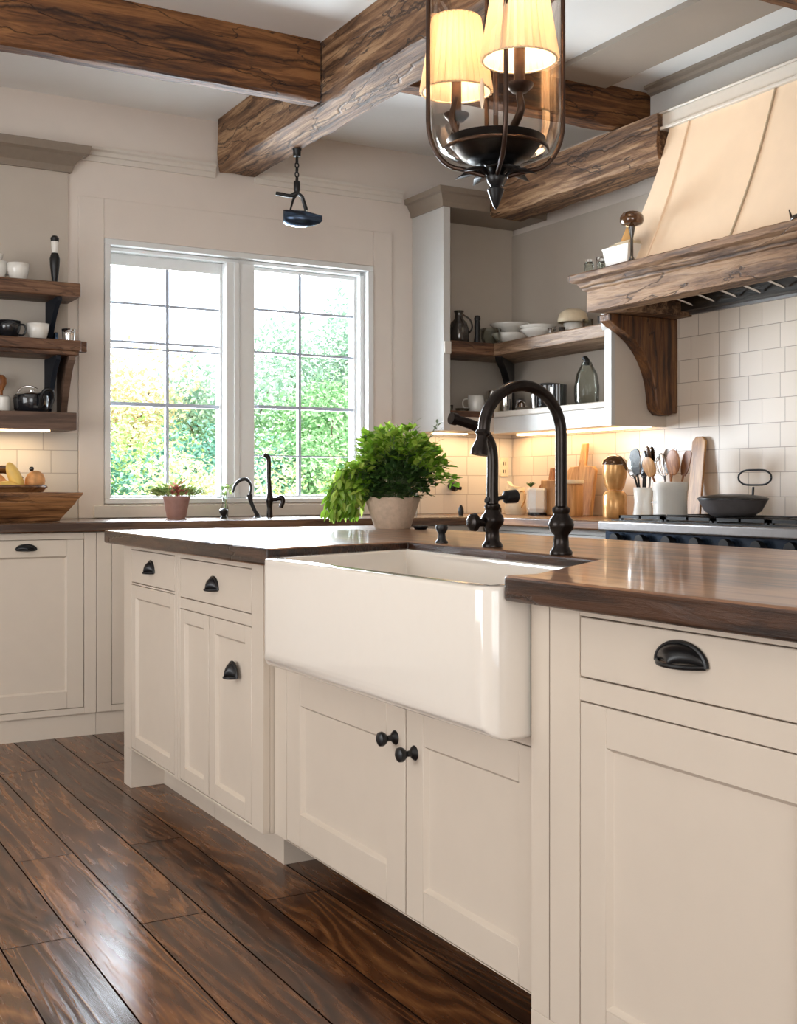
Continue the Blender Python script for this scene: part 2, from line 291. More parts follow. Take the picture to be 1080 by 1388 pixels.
# ------------------------------------------------------------------ mesh helpers
class MB:
    def __init__(s): s.v = []; s.f = []
    def add(s, vs, fs):
        n = len(s.v); s.v += [tuple(v) for v in vs]; s.f += [tuple(i + n for i in f) for f in fs]; return s
    def box(s, x0, x1, y0, y1, z0, z1):
        v = [(x, y, z) for x in (x0, x1) for y in (y0, y1) for z in (z0, z1)]
        return s.add(v, [(0, 1, 3, 2), (4, 6, 7, 5), (0, 4, 5, 1), (2, 3, 7, 6), (0, 2, 6, 4), (1, 5, 7, 3)])
    def mbox(s, mp, u0, u1, v0, v1, w0, w1):
        v = [mp(a, b, c) for a in (u0, u1) for b in (v0, v1) for c in (w0, w1)]
        return s.add(v, [(0, 1, 3, 2), (4, 6, 7, 5), (0, 4, 5, 1), (2, 3, 7, 6), (0, 2, 6, 4), (1, 5, 7, 3)])
    def prism(s, pts, mp, w0, w1):           # polygon (u,v) extruded along w through mp
        n = len(pts); v = [mp(a, b, w0) for a, b in pts] + [mp(a, b, w1) for a, b in pts]
        f = [tuple(range(n)), tuple(range(2 * n - 1, n - 1, -1))] + [(i, (i + 1) % n, n + (i + 1) % n, n + i) for i in range(n)]
        return s.add(v, f)
    def lathe(s, prof, c=(0, 0, 0), n=28, ell=(1, 1), ripple=None):
        v = []; f = []
        for j, (r, z) in enumerate(prof):
            for i in range(n):
                a = 2 * PI * i / n; rr = r * (1 + (ripple if (ripple and i % 2) else 0))
                v.append((c[0] + rr * math.cos(a) * ell[0], c[1] + rr * math.sin(a) * ell[1], c[2] + z))
        for j in range(len(prof) - 1):
            for i in range(n):
                k = (i + 1) % n; f.append((j * n + i, j * n + k, (j + 1) * n + k, (j + 1) * n + i))
        if prof[0][0] > 1e-6: f.append(tuple(reversed(range(n))))
        if prof[-1][0] > 1e-6 : f.append(tuple(range((len(prof) - 1) * n, len(prof) * n)))
        return s.add(v, f)
    def open_lathe(s, prof, c=(0, 0, 0), n=28, ell=(1, 1), ripple=None):
        k = len(s.f); s.lathe(prof, c, n, ell, ripple)
        if prof[-1][0] > 1e-6: s.f.pop()
        if prof[0][0] > 1e-6: s.f.pop()
        return s
    def tube(s, path, r, n=10, cap=True):
        P = [Vector(p) for p in path]; m = len(P)
        rs = list(r) if isinstance(r, (list, tuple)) else [r] * m
        if 4 <= m <= 9:                       # round the bends of hand-placed paths (chord-length Catmull-Rom)
            turn = max((P[i + 1] - P[i]).angle(P[i] - P[i - 1]) for i in range(1, m - 1) if (P[i + 1] - P[i]).length > 1e-6 and (P[i] - P[i - 1]).length > 1e-6)
            if turn > R(8):
                Q = [P[0] * 2 - P[1]] + P + [P[-1] * 2 - P[-2]]; out = []; ro = []
                for i in range(1, m):
                    p0, p1, p2, p3 = Q[i - 1], Q[i], Q[i + 1], Q[i + 2]
                    t1 = max((p1 - p0).length, 1e-6) ** .5; t2 = t1 + max((p2 - p1).length, 1e-6) ** .5; t3 = t2 + max((p3 - p2).length, 1e-6) ** .5
                    for k in range(5):
                        t = t1 + (t2 - t1) * k / 5
                        a1 = p0 * ((t1 - t) / t1) + p1 * (t / t1); a2 = p1 * ((t2 - t) / (t2 - t1)) + p2 * ((t - t1) / (t2 - t1)); a3 = p2 * ((t3 - t) / (t3 - t2)) + p3 * ((t - t2) / (t3 - t2))
                        b1 = a1 * ((t2 - t) / t2) + a2 * (t / t2); b2 = a2 * ((t3 - t) / (t3 - t1)) + a3 * ((t - t1) / (t3 - t1))
                        out.append(b1 * ((t2 - t) / (t2 - t1)) + b2 * ((t - t1) / (t2 - t1))); ro.append(rs[i - 1] + (rs[i] - rs[i - 1]) * k / 5)
                out.append(P[-1]); ro.append(rs[-1]); P = out; rs = ro; m = len(P)
        T = [(P[min(i + 1, m - 1)] - P[max(i - 1, 0)]).normalized() for i in range(m)]
        up = Vector((0, 0, 1)) if abs(T[0].z) < 0.9 else Vector((1, 0, 0))
        nv = T[0].cross(up).normalized(); v = []
        for i in range(m):
            nv = (nv - T[i] * nv.dot(T[i])).normalized(); bv = T[i].cross(nv)
            for k in range(n):
                a = 2 * PI * k / n; v.append(P[i] + (nv * math.cos(a) + bv * math.sin(a)) * rs[i])
        f = [(i * n + k, i * n + (k + 1) % n, (i + 1) * n + (k + 1) % n, (i + 1) * n + k) for i in range(m - 1) for k in range(n)]
        if cap: f += [tuple(reversed(range(n))), tuple(range((m - 1) * n, m * n))]
        return s.add(v, f)
    def ball(s, c, r, n=16, m=10):
        rx, ry, rz = r if isinstance(r, (tuple, list)) else (r, r, r)
        prof = [(math.sin(PI * j / m), -math.cos(PI * j / m)) for j in range(m + 1)]
        v = []; f = []
        for (a, b) in prof:
            for i in range(n):
                t = 2 * PI * i / n; v.append((c[0] + rx * a * math.cos(t), c[1] + ry * a * math.sin(t), c[2] + rz * b))
        for j in range(m):
            for i in range(n):
                k = (i + 1) % n; f.append((j * n + i, j * n + k, (j + 1) * n + k, (j + 1) * n + i))
        return s.add(v, f)
    def torus(s, c, R_, r, axis='Z', n=24, m=8, ell=(1, 1)):
        v = []; f = []
        for i in range(n):
            a = 2 * PI * i / n
            for j in range(m):
                b = 2 * PI * j / m; rr = R_ + r * math.cos(b); p = (rr * math.cos(a) * ell[0], rr * math.sin(a) * ell[1], r * math.sin(b))
                if axis == 'X': p = (p[2], p[0], p[1])
                if axis == 'Y': p = (p[0], p[2], p[1])
                v.append((c[0] + p[0], c[1] + p[1], c[2] + p[2]))
        for i in range(n):
            for j in range(m):
                f.append((i * m + j, ((i + 1) % n) * m + j, ((i + 1) % n) * m + (j + 1) % m, i * m + (j + 1) % m))
        return s.add(v, f)
    def leaf(s, p, d, up, ln, wd, bend=0.2):
        d = Vector(d).normalized(); up = Vector(up)
        sd = d.cross(up)
        if sd.length < 1e-4: sd = d.cross(Vector((1, 0, 0.3)))
        sd.normalize(); nn = sd.cross(d); p = Vector(p)
        a = p; b1 = p + d * ln * 0.35 + sd * wd * 0.5 + nn * bend * ln * .25; b2 = p + d * ln * 0.35 - sd * wd * 0.5 + nn * bend * ln * .25
        m_ = p + d * ln * 0.4 + nn * bend * ln * .12
        c1 = p + d * ln * 0.72 + sd * wd * 0.36 - nn * bend * ln * 0.1; c2 = p + d * ln * 0.72 - sd * wd * 0.36 - nn * bend * ln * 0.1
        t = p + d * ln - nn * bend * ln * 0.6
        return s.add([a, b1, c1, t, c2, b2, m_], [(0, 1, 6), (0, 6, 5), (1, 2, 3, 6), (6, 3, 4, 5)])

def obj(name, mb, m, parent=None, loc=None, smooth=False, bevel=0.0, seg=2, solid=0.0, sub=0, local=False, angle=40):
    me = bpy.data.meshes.new(name)
    off = Vector((0, 0, 0))
    if not local:
        if parent is not None:
            q = parent
            while q is not None: off += q.location; q = q.parent
        if loc is not None: off = off + Vector(loc) if parent is not None else Vector(loc)
    me.from_pydata([tuple(Vector(v) - off) for v in mb.v], [], mb.f); me.validate(); me.update()
    me.materials.append(m)
    import bmesh as bm_
    b = bm_.new(); b.from_mesh(me)
    if len(b.faces) < 6000: bm_.ops.recalc_face_normals(b, faces=b.faces)
    b.to_mesh(me); b.free()
    o = bpy.data.objects.new(name, me); COL.objects.link(o)
    if loc is not None: o.location = loc
    if parent is not None: o.parent = parent
    if solid:
        d = o.modifiers.new('thick', 'SOLIDIFY'); d.thickness = solid; d.offset = 0
    if bevel:
        d = o.modifiers.new('edge', 'BEVEL'); d.width = bevel; d.segments = seg; d.limit_method = 'ANGLE'; d.angle_limit = R(angle)
    if sub:
        d = o.modifiers.new('round', 'SUBSURF'); d.levels = sub; d.render_levels = sub
    if smooth or bevel:
        for p in me.polygons: p.use_smooth = True
        if not sub:
            try: me.set_sharp_from_angle(angle=R(angle))
            except Exception: pass
    return o
def tag(o, label, cat, group=None, kind=None):
    o['label'] = label; o['category'] = cat
    if group: o['group'] = group
    if kind: o['kind'] = kind
    return o
def thing(name, label, cat, loc, group=None, rotz=0):
    o = bpy.data.objects.new(name, None); COL.objects.link(o); o.location = loc; o.rotation_euler = (0, 0, rotz)
    o.empty_display_size = 0.1
    return tag(o, label, cat, group)
def struct(name, mb, m, label=None, **kw):
    o = obj(name, mb, m, **kw); o['kind'] = 'structure'
    if label: o['label'] = label
    return o
def kids(root): return [c for c in bpy.data.objects if c.parent == root]
def dup(root, loc, label, rotz=None, scale=None):
    r = root.copy(); COL.objects.link(r); r.location = loc; r['label'] = label
    if rotz is not None: r.rotation_euler = (0, 0, rotz)
    if scale: r.scale = (scale,) * 3
    for ch in kids(root):
        c = ch.copy(); COL.objects.link(c); c.parent = r
        for g in kids(ch):
            d = g.copy(); COL.objects.link(d); d.parent = c
    return r
ZID = lambda u, v, w_: (u, v, w_)

# ------------------------------------------------------------------ room
CE = 2.97; YW = 5.757; XH = 4.063; XL = -2.6; YB = -2.6
struct('floor', MB().box(XL - .2, XH + .2, YB - .2, YW + .25, -0.1, 0.0), M['floor'])
struct('ceiling', MB().box(XL - .2, XH + .2, YB - .2, YW + .25, CE, CE + 0.12), M['ceil'])
# window wall with one opening
OX0, OX1, OZ0, OZ1 = 1.615, 3.115, 1.000, 2.305
b = MB(); b.box(XL - .2, OX0, YW, YW + .25, 0, CE); b.box(OX1, XH + .2, YW, YW + .25, 0, CE)
b.box(OX0, OX1, YW, YW + .25, 0, OZ0); b.box(OX0, OX1, YW, YW + .25, OZ1, CE)
struct('wall_back', b, M['wall'])
struct('wall_right', MB().box(XH, XH + .2, YB - .2, YW, 0, CE), M['wall'])
b = MB(); b.box(XL - .2, XL, YB - .2, 1.2, 0, CE); b.box(XL - .2, XL, 4.0, YW, 0, CE); b.box(XL - .2, XL, 1.2, 4.0, 0, 0.45); b.box(XL - .2, XL, 1.2, 4.0, 2.35, CE)
struct('wall_left', b, M['wall'])
b = MB(); b.box(XL, -2.5, YB - .2, YB, 0, CE); b.box(0.5, XH, YB - .2, YB, 0, CE); b.box(-2.5, 0.5, YB - .2, YB, 2.4, CE)
struct('wall_front', b, M['wall'])
# unseen window and glazed door frames, added so fill light comes in
b = MB()
for y in (1.2, 2.1, 3.05, 3.95): b.box(XL - .12, XL - .06, y, y + .05, .45, 2.35)
for z in (.45, 1.4, 2.30): b.box(XL - .12, XL - .06, 1.25, 3.95, z, z + .05)
struct('added_window_frame', b, M['frame'])
b = MB()
for x in (-2.5, -1.55, -1.0, -.05, .44): b.box(x, x + .06, YB - .12, YB - .06, 0, 2.4)
for z in (0, 1.1, 2.34): b.box(-2.44, .44, YB - .12, YB - .06, z, z + .06)
struct('added_door_frame', b, M['frame'])

# raised casing panel round the window (soft lines on the wall)
b = MB()
for (x0, x1, z0, z1) in ((1.489, OX0 - .001, 0.93, 2.50), (OX1 + .001, 3.235, .93, 2.50), (OX0 - .001, OX1 + .001, OZ1 + .001, 2.50), (OX0 - .001, OX1 + .001, .93, OZ0 - .001)):
    b.box(x0, x1, YW - .012, YW, z0, z1)
struct('trim_1', b, M['wall'], bevel=.003)
# window
W = bpy.data.objects.new('window_1', None); COL.objects.link(W); W.location = (2.36, 5.85, 1.0); W['kind'] = 'structure'
b = MB()   # outer casing edge and jamb
b.box(OX0 + .001, OX0 + .03, YW - .02, 5.93, OZ0 + .025, OZ1 - .03); b.box(OX1 - .035, OX1 - .001, YW - .02, 5.93, OZ0 + .025, OZ1 - .03)
b.box(OX0 + .001, OX1 - .001, YW - .02, 5.93, OZ1 - .03, OZ1 - .001); b.box(OX0 + .001, OX1 - .001, YW - .02, 5.93, OZ0 + .001, OZ0 + .025)
b.box(OX1 - .06, OX1 - .036, YW + .03, 5.93, OZ0 + .026, OZ1 - .05)
b.box(OX0 + .031, OX1 - .06, YW + .03, 5.93, OZ1 - .05, OZ1 - .031)
obj('window_frame', b, M['frame'], W, bevel=.003)
b = MB(); b.box(2.262, 2.418, YW + .012, 5.93, OZ0 + .026, OZ1 - .051); b.box(2.30, 2.33, YW, YW + .012, OZ0 + .026, OZ1 - .051)
obj('mullion', b, M['frame'], W, bevel=.004)
def sash(x0, x1, z0, z1, xm, bars, glass_top):
    b = MB(); y0, y1 = 5.835, 5.87
    b.box(x0, x0 + .014, y0, y1, z0, z1); b.box(x1 - .014, x1, y0, y1, z0, z1)
    b.box(x0 + .014, x1 - .014, y0, y1, z0, z0 + .014); b.box(x0 + .014, x1 - .014, y0, y1, glass_top, z1)
    s = obj('window_sash', b, M['frame'], W, bevel=.002)
    b = MB(); b.box(xm - .008, xm + .008, 5.84, 5.866, z0 + .014, glass_top)
    for z, t in bars: b.box(x0 + .014, x1 - .014, 5.842, 5.864, z - t, z + t)
    obj('glazing_bars', b, M['muntin'], s)
    obj('pane', MB().box(x0 + .012, x1 - .012, 5.851, 5.855, z0 + .012, glass_top + .002), M['glass'], s)
sash(1.647, 2.262, 1.026, 2.253, 1.967, [(2.008, .006), (1.815, .006), (1.782, .005), (1.502, .010)], 2.195)
sash(2.418, 3.054, 1.026, 2.253, 2.712, [(2.030, .006), (1.803, .006), (1.512, .009), (1.250, .004)], 2.235)
obj('window_sill', MB().box(1.56, 3.20, YW - .03, YW - .013, .932, .992), M['trim'], W, bevel=.003)

# picture rail
def extrude_x(prof, x0, x1):     # prof in (y,z)
    b = MB(); n = len(prof); v = [(x0, y, z) for y, z in prof] + [(x1, y, z) for y, z in prof]
    return b.add(v, [tuple(range(n)), tuple(range(2 * n - 1, n - 1, -1))] + [(i, (i + 1) % n, n + (i + 1) % n, n + i) for i in range(n)])
def extrude_y(prof, y0, y1):
    b = MB(); n = len(prof); v = [(x, y0, z) for x, z in prof] + [(x, y1, z) for x, z in prof]
    return b.add(v, [tuple(range(n)), tuple(range(2 * n - 1, n - 1, -1))] + [(i, (i + 1) % n, n + (i + 1) % n, n + i) for i in range(n)])
pr = [(YW, 2.675), (YW - .012, 2.675), (YW - .014, 2.700), (YW - .022, 2.704), (YW - .024, 2.722), (YW - .036, 2.730), (YW - .038, 2.742), (YW, 2.742)]
struct('trim_2', extrude_x(pr, 1.50, 2.190), M['trim'])
struct('trim_3', extrude_x(pr, 2.410, 3.300), M['trim'])
# small bed mould at ceiling over the hood wall and the frieze box
b = MB(); b.box(3.80, XH, 2.80, 4.26, 2.705, CE); struct('trim_4', b, M['cabw'])
pz = [(3.80, CE), (3.755, CE), (3.752, CE - .014), (3.772, CE - .020), (3.776, CE - .036), (3.80, CE - .042)]
struct('trim_5', extrude_y(pz, 2.80, 4.255), M['crown'])
pz = [(3.80, 2.835), (3.792, 2.835), (3.790, 2.823), (3.80, 2.820)]
struct('trim_6', extrude_y(pz, 2.80, 4.255), M['crown'])
# taupe band set slightly below the ceiling
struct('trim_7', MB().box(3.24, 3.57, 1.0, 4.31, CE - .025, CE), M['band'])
# backsplash tiles
struct('wall_tiles_right', MB().box(XH - .010, XH, 2.5, 5.745, .932, 1.945), M['tileX'])
b = MB(); b.box(3.40, 4.052, YW - .010, YW, .932, 1.389); struct('wall_tiles_back', b, M['tileY'])
b = MB(); b.box(.30, 1.485, YW - .010, YW, .932, 1.345); struct('wall_tiles_side', b, M['tileY'])

# ------------------------------------------------------------------ beams (hand-hewn: slightly irregular)
def hewn(x0, x1, y0, y1, z0, z1, axis, amp=.006, seg=26):
    b = MB(); rnd = random.Random(int(x0 * 100 + y0 * 10))
    rings = []
    cs = []
    ch = .010
    a0, a1 = ((x0, x1) if axis == 'Y' else (y0, y1))
    prof = [(a0 + ch, z0), (a1 - ch, z0), (a1, z0 + ch), (a1, z1), (a0, z1), (a0, z0 + ch)]
    # densify
    pp = []
    for i, p in enumerate(prof):
        q = prof[(i + 1) % len(prof)]
        pp.append(p)
        if math.hypot(q[0] - p[0], q[1] - p[1]) > .04:
            for k in (1, 2): pp.append((p[0] + (q[0] - p[0]) * k / 3, p[1] + (q[1] - p[1]) * k / 3))
    n = len(pp); l0, l1 = (y0, y1) if axis == 'Y' else (x0, x1); v = []
    for j in range(seg + 1):
        t = l0 + (l1 - l0) * j / seg
        for (a, z) in pp:
            jit = 0 if z > z1 - .001 else 1
            aa = a + (rnd.random() - .5) * amp * jit * 1.2; zz = z + (rnd.random() - .5) * amp * jit
            v.append((aa, t, zz) if axis == 'Y' else (t, aa, zz))
    f = [(j * n + i, j * n + (i + 1) % n, (j + 1) * n + (i + 1) % n, (j + 1) * n + i) for j in range(seg) for i in range(n)]
    f += [tuple(range(n)), tuple(range(seg * n, (seg + 1) * n))]
    b.add(v, f); return b
def beam(name_label, args, m):
    o = obj('ceiling_beam', hewn(*args), m, loc=((args[0] + args[1]) / 2, (args[2] + args[3]) / 2, args[4]), smooth=True, angle=30)
    tag(o, name_label, 'beam', 'rough wooden ceiling beams'); return o
beam('thick pale-bottomed timber beam running lengthways, ending at the wall above the hanging black lamp', (2.194, 2.405, -1.2, 5.716, 2.70, CE - .001, 'Y', .009, 60), M['beamY'])
beam('dark brown cross beam with a long crack, joining the thick lengthways beam opposite the lantern', (-1.6, 2.186, 4.50, 4.585, 2.713, CE - .001, 'X', .005, 40), M['beamX'])
beam('dark brown cross beam seen behind the lantern glass, ending beside the range hood', (2.413, 3.885, 4.32, 4.43, 2.785, CE - .001, 'X', .006, 24), M['beamX'])
beam('grey-brown timber beam with worn face, lying low between corner shelf crown and hood top', (3.66, 3.88, 4.06, 5.40, 2.57, 2.775, 'Y', .008, 18), M['beamY'])
beam('short piece of cross beam at the top edge above the range hood cornice', (2.413, 3.745, 2.75, 2.85, 2.715, CE - .001, 'X', .006, 18), M['beamX'])

# downlights
def downlight(x, y, label):
    t = thing('recessed_downlight', label, 'ceiling light', (x, y, CE), 'recessed ceiling lights')
    obj('trim_ring', MB().open_lathe([(.050, -.001), (.050, -.006), (.034, -.009), (.032, -.001)], (x, y, CE), 28), M['cabw'], t, smooth=True)
    obj('lens', MB().lathe([(.0, -.004), (.033, -.004), (.033, -.001)], (x, y, CE), 24), M['down'], t)
    return t
downlight(1.693, 5.22, 'small white recessed downlight further from the thick beam, above the window')
downlight(2.10, 5.13, 'small white recessed downlight half hidden where cross beam nears the thick beam')

# ------------------------------------------------------------------ cabinet fronts
def FX(x):  return lambda u, v, w_: (x - w_, u, v)       # face looking -X ; u = Y
def FY(y):  return lambda u, v, w_: (u, y - w_, v)       # face looking -Y ; u = X
def shaker(name, parent, mp, u0, u1, v0, v1, st=.062, m=None, back=-.02):
    b = MB(); g = .0022; u0 += g; u1 -= g; v0 += g; v1 -= g
    b.mbox(mp, u0, u0 + st, v0, v1, back, 0); b.mbox(mp, u1 - st, u1, v0, v1, back, 0)
    b.mbox(mp, u0 + st, u1 - st, v0, v0 + st, back, 0); b.mbox(mp, u0 + st, u1 - st, v1 - st, v1, back, 0)
    d = obj(name, b, m or M['cab'], parent, bevel=.0012, seg=1)
    # bevelled moulding and panel
    mo = MB(); t = .007; a0, a1, c0, c1 = u0 + st, u1 - st, v0 + st, v1 - st
    q = lambda u, v, w_: mp(u, v, w_)
    o = [q(a0, c0, -.001), q(a1, c0, -.001), q(a1, c1, -.001), q(a0, c1, -.001)]
    i = [q(a0 + t, c0 + t, -.011), q(a1 - t, c0 + t, -.011), q(a1 - t, c1 - t, -.011), q(a0 + t, c1 - t, -.011)]
    mo.add(o + i, [(0, 1, 5, 4), (1, 2, 6, 5), (2, 3, 7, 6), (3, 0, 4, 7)])
    mo.mbox(mp, a0, a1, c0, c1, -.018, -.011)
    obj('panel', mo, m or M['cab'], d)
    return d
def drawer(parent, mp, u0, u1, v0, v1, m=None):
    g = .0022
    return obj('drawer', MB().mbox(mp, u0 + g, u1 - g, v0 + g, v1 - g, -.02, 0), m or M['cab'], parent, bevel=.0015, seg=1)
def cup_pull(parent, mp, u, v, W_=.048, Hh=.034, D=.026):
    b = MB(); na, nb = 18, 7; vs_ = []; f = []
    for i in range(na + 1):
        a = PI * i / na
        for j in range(nb + 1):
            t = PI / 2 * j / nb
            vs_.append(mp(u + W_ * math.cos(a) * math.cos(t), v + Hh * math.sin(a) * math.cos(t) * (1 - .0 * j), .002 + D * math.sin(t) * (math.sin(a) ** .5 if 0 < i < na else 0.0)))
    for i in range(na):
        for j in range(nb): f.append((i * (nb + 1) + j, (i + 1) * (nb + 1) + j, (i + 1) * (nb + 1) + j + 1, i * (nb + 1) + j + 1))
    b.add(vs_, f)
    # rim flange on the face and lower lip
    b.tube([mp(u + (W_ + .002) * math.cos(PI * i / 16), v + (Hh + .002) * math.sin(PI * i / 16), .003) for i in range(17)], .0035, 8)
    b.tube([mp(u - W_, v, .003), mp(u - W_ * .55, v - .001, D * .8), mp(u, v - .001, D + .002), mp(u + W_ * .55, v - .001, D * .8), mp(u + W_, v, .003)], .003, 8)
    return obj('cup_pull', b, M['black'], parent, smooth=True, solid=.002)
def knob(parent, mp, u, v):
    c0 = Vector(mp(u, v, 0)); c1 = Vector(mp(u, v, 1)); d = (c1 - c0)
    prof = [(0.0, .0165), (.004, .014), (.010, .007), (.020, .0065), (.027, .013), (.033, .0165), (.040, .0155), (.044, .009)]
    b = MB(); b.tube([c0 + d * p[0] for p in prof], [p[1] for p in prof], 18)
    return obj('knob', b, M['black'], parent, smooth=True)

XI = 1.265; ZC = .876; ZB = .14; CB = .877    # island front plane, cabinet top, door bottoms
def face_x(b, x, u0, u1, openings, v0=ZB, v1=ZC):
    """face frame on plane x between u0,u1 with rectangular openings [(a0,a1,[(z0,z1),...])] sorted by u"""
    mp = FX(x); cur = u0
    for (a0, a1, zs) in openings:
        if a0 - cur > .0005: b.mbox(mp, cur, a0, v0, v1, -.02, 0)
        z = v0
        for (c0, c1) in zs:
            if c0 - z > .0005: b.mbox(mp, a0, a1, z, c0, -.02, 0)
            z = c1
        if v1 - z > .0005: b.mbox(mp, a0, a1, z, v1, -.02, 0)
        cur = a1
    if u1 - cur > .0005: b.mbox(mp, cur, u1, v0, v1, -.02, 0)

def island_unit(label, y0, y1, openings, x=XI, v0=ZB, kick=1.39):
    t = thing('island_cabinet', label, 'cabinet', (x + .3, (y0 + y1) / 2, 0), 'island base cabinets')
    b = MB(); y0 += .0008; y1 -= .0008
    b.box(x + .0203, 2.27, y0, y0 + .016, v0, ZC); b.box(x + .0203, 2.27, y1 - .016, y1, v0, ZC)
    b.box(x + .0345, 2.27, y0 + .016, y1 - .016, v0, v0 + .018)
    b.box(x + .0345, x + .0365, y0 + .016, y1 - .016, v0 + .018, ZC)      # dark gap backing
    b.box(2.25, 2.27, y0 + .016, y1 - .016, v0 + .018, ZC)
    obj('carcass', b, M['cab'], t)
    b = MB(); face_x(b, x, y0, y1, openings, v0); obj('face_frame', b, M['cab'], t, bevel=.001, seg=1)
    b = MB(); ka = y0 if (kick > 1.45 or y0 > 3.2) else 3.10
    b.box(kick, kick + .015, ka, min(y1, 4.20), 0, v0 - .001)
    if ka == 3.10: b.box(kick + .015, 1.75, ka, ka + .012, 0, v0 - .001)
    obj('toe_kick', b, M['cab'], t)
    return t
# end unit: narrow drawer over door, corner post and foot
u = island_unit('narrow island cabinet at the far end, one small drawer over a tall door', 3.6551, 4.243, [(3.681, 4.153, [(.147, .735), (.741, .860)])])
shaker('door', u, FX(XI), 3.681, 4.153, .147, .735, .045)
drawer(u, FX(XI), 3.681, 4.153, .741, .860); cup_pull(u, FX(XI), 3.925, .790, .033, .036)
b = MB()
b.box(XI, 1.42, 4.160, 4.243, 0, .1395)
obj('foot', b, M['cab'], u, bevel=.002)
# second unit
u = island_unit('island cabinet with a wide drawer over two narrow doors, one door carrying a cup pull', 2.9571, 3.6549,
                [(3.039, 3.631, [(.147, .695), (.729, .856)])])
drawer(u, FX(XI), 3.039, 3.631, .729, .856); cup_pull(u, FX(XI), 3.329, .777, .036, .034)
shaker('door', u, FX(XI), 3.372, 3.631, .147, .695, .042)
d = shaker('door', u, FX(XI), 3.039, 3.372, .147, .695, .048); cup_pull(d, FX(XI), 3.175, .538, .030, .040)
# sink base, slightly set back
XS = 1.297
u = thing('sink_base_cabinet', 'two-door island cabinet under the white apron sink', 'cabinet', (XS + .3, 2.34, 0))
b = MB(); b.box(XS + .0203, 2.27, 1.738, 1.750, ZB, .60); b.box(XS + .0203, 2.27, 2.939, 2.955, ZB, .60); b.box(XS + .0345, 2.27, 1.743, 2.939, ZB, ZB + .018)
b.box(XS + .0345, XS + .0365, 1.743, 2.939, ZB + .018, .60); b.box(2.25, 2.27, 1.743, 2.939, ZB + .018, ZC)
b.box(1.78, 2.25, 1.743, 2.939, .85, .875)
obj('carcass', b, M['cab'], u)
b = MB(); face_x(b, XS, 1.738, 2.955, [(1.744, 2.878, [(.142, .600)])], ZB, .622)
obj('face_frame', b, M['cab'], u, bevel=.001, seg=1)
b = MB(); b.box(XS, XS + .02, 2.812, 2.955, .6225, ZC)
obj('filler_strip', b, M['cab'], u)
d = shaker('door', u, FX(XS), 2.243, 2.878, .142, .600, .085); knob(d, FX(XS), 2.290, .523)
d = shaker('door', u, FX(XS), 1.744, 2.243, .142, .600, .072); knob(d, FX(XS), 2.205, .505)
obj('toe_kick', MB().box(1.62, 1.635, 1.740, 2.955, 0, ZB - .001), M['cab'], u)
# near unit with post
u = island_unit('near island cabinet with a large cup pull drawer over a wide panelled door', .80, 1.7358,
                [(1.055, 1.596, [(.147, .718), (.757, .862)])], v0=ZB, kick=1.60)
drawer(u, FX(XI), 1.055, 1.596, .757, .862); cup_pull(u, FX(XI), 1.347, .812, .052, .030, .028)
shaker('door', u, FX(XI), 1.055, 1.596, .147, .718, .067)
b = MB(); b.prism([(1.7358, .10), (1.7358, .1395), (1.56, .1395), (1.58, .09), (1.62, 0), (1.70, 0), (1.705, .06)], lambda a, c, w_: (XI + .0345 - w_, a, c), 0, .0345)
obj('foot', b, M['cab'], u, bevel=.002)
b = MB(); b.box(XI - .0012, XI - .0002, 1.6788, 1.6800, .14, ZC); obj('bead_line', b, M['crown'], u)

# ------------------------------------------------------------------ island worktop (polygon with the sink cut out)
def slab(name, outer, z0, z1, m, medge=None, **kw):
    return MB().prism(outer, ZID, z0, z1)
XO = 1.204; T1 = .924
cut = [(XO, 2.735), (1.735, 2.985), (1.650, 2.015), (XO + .03, 1.775), (XO, 1.775)]
outer = [(XO, 4.29), (2.324, 4.29), (2.324, .74), (XO, .74), (XO, 1.736), (1.272, 1.737), (1.650, 2.015), (1.735, 2.986), (1.25, 2.806), (XO, 2.79)]
# live, slightly wavy front edge on the near piece
t = thing('island_worktop', 'dark walnut island worktop cut out around the sink', 'worktop', (1.8, 2.5, CB + .001))
b = MB()
# quads instead of one concave polygon
def plate(b, poly, z0, z1): b.prism(poly, ZID, z0, z1)
full = outer
b.prism(full, ZID, CB + .001, T1)
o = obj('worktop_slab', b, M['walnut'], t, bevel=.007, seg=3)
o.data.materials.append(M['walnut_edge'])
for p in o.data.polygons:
    if abs(p.normal.z) < .3: p.material_index = 1

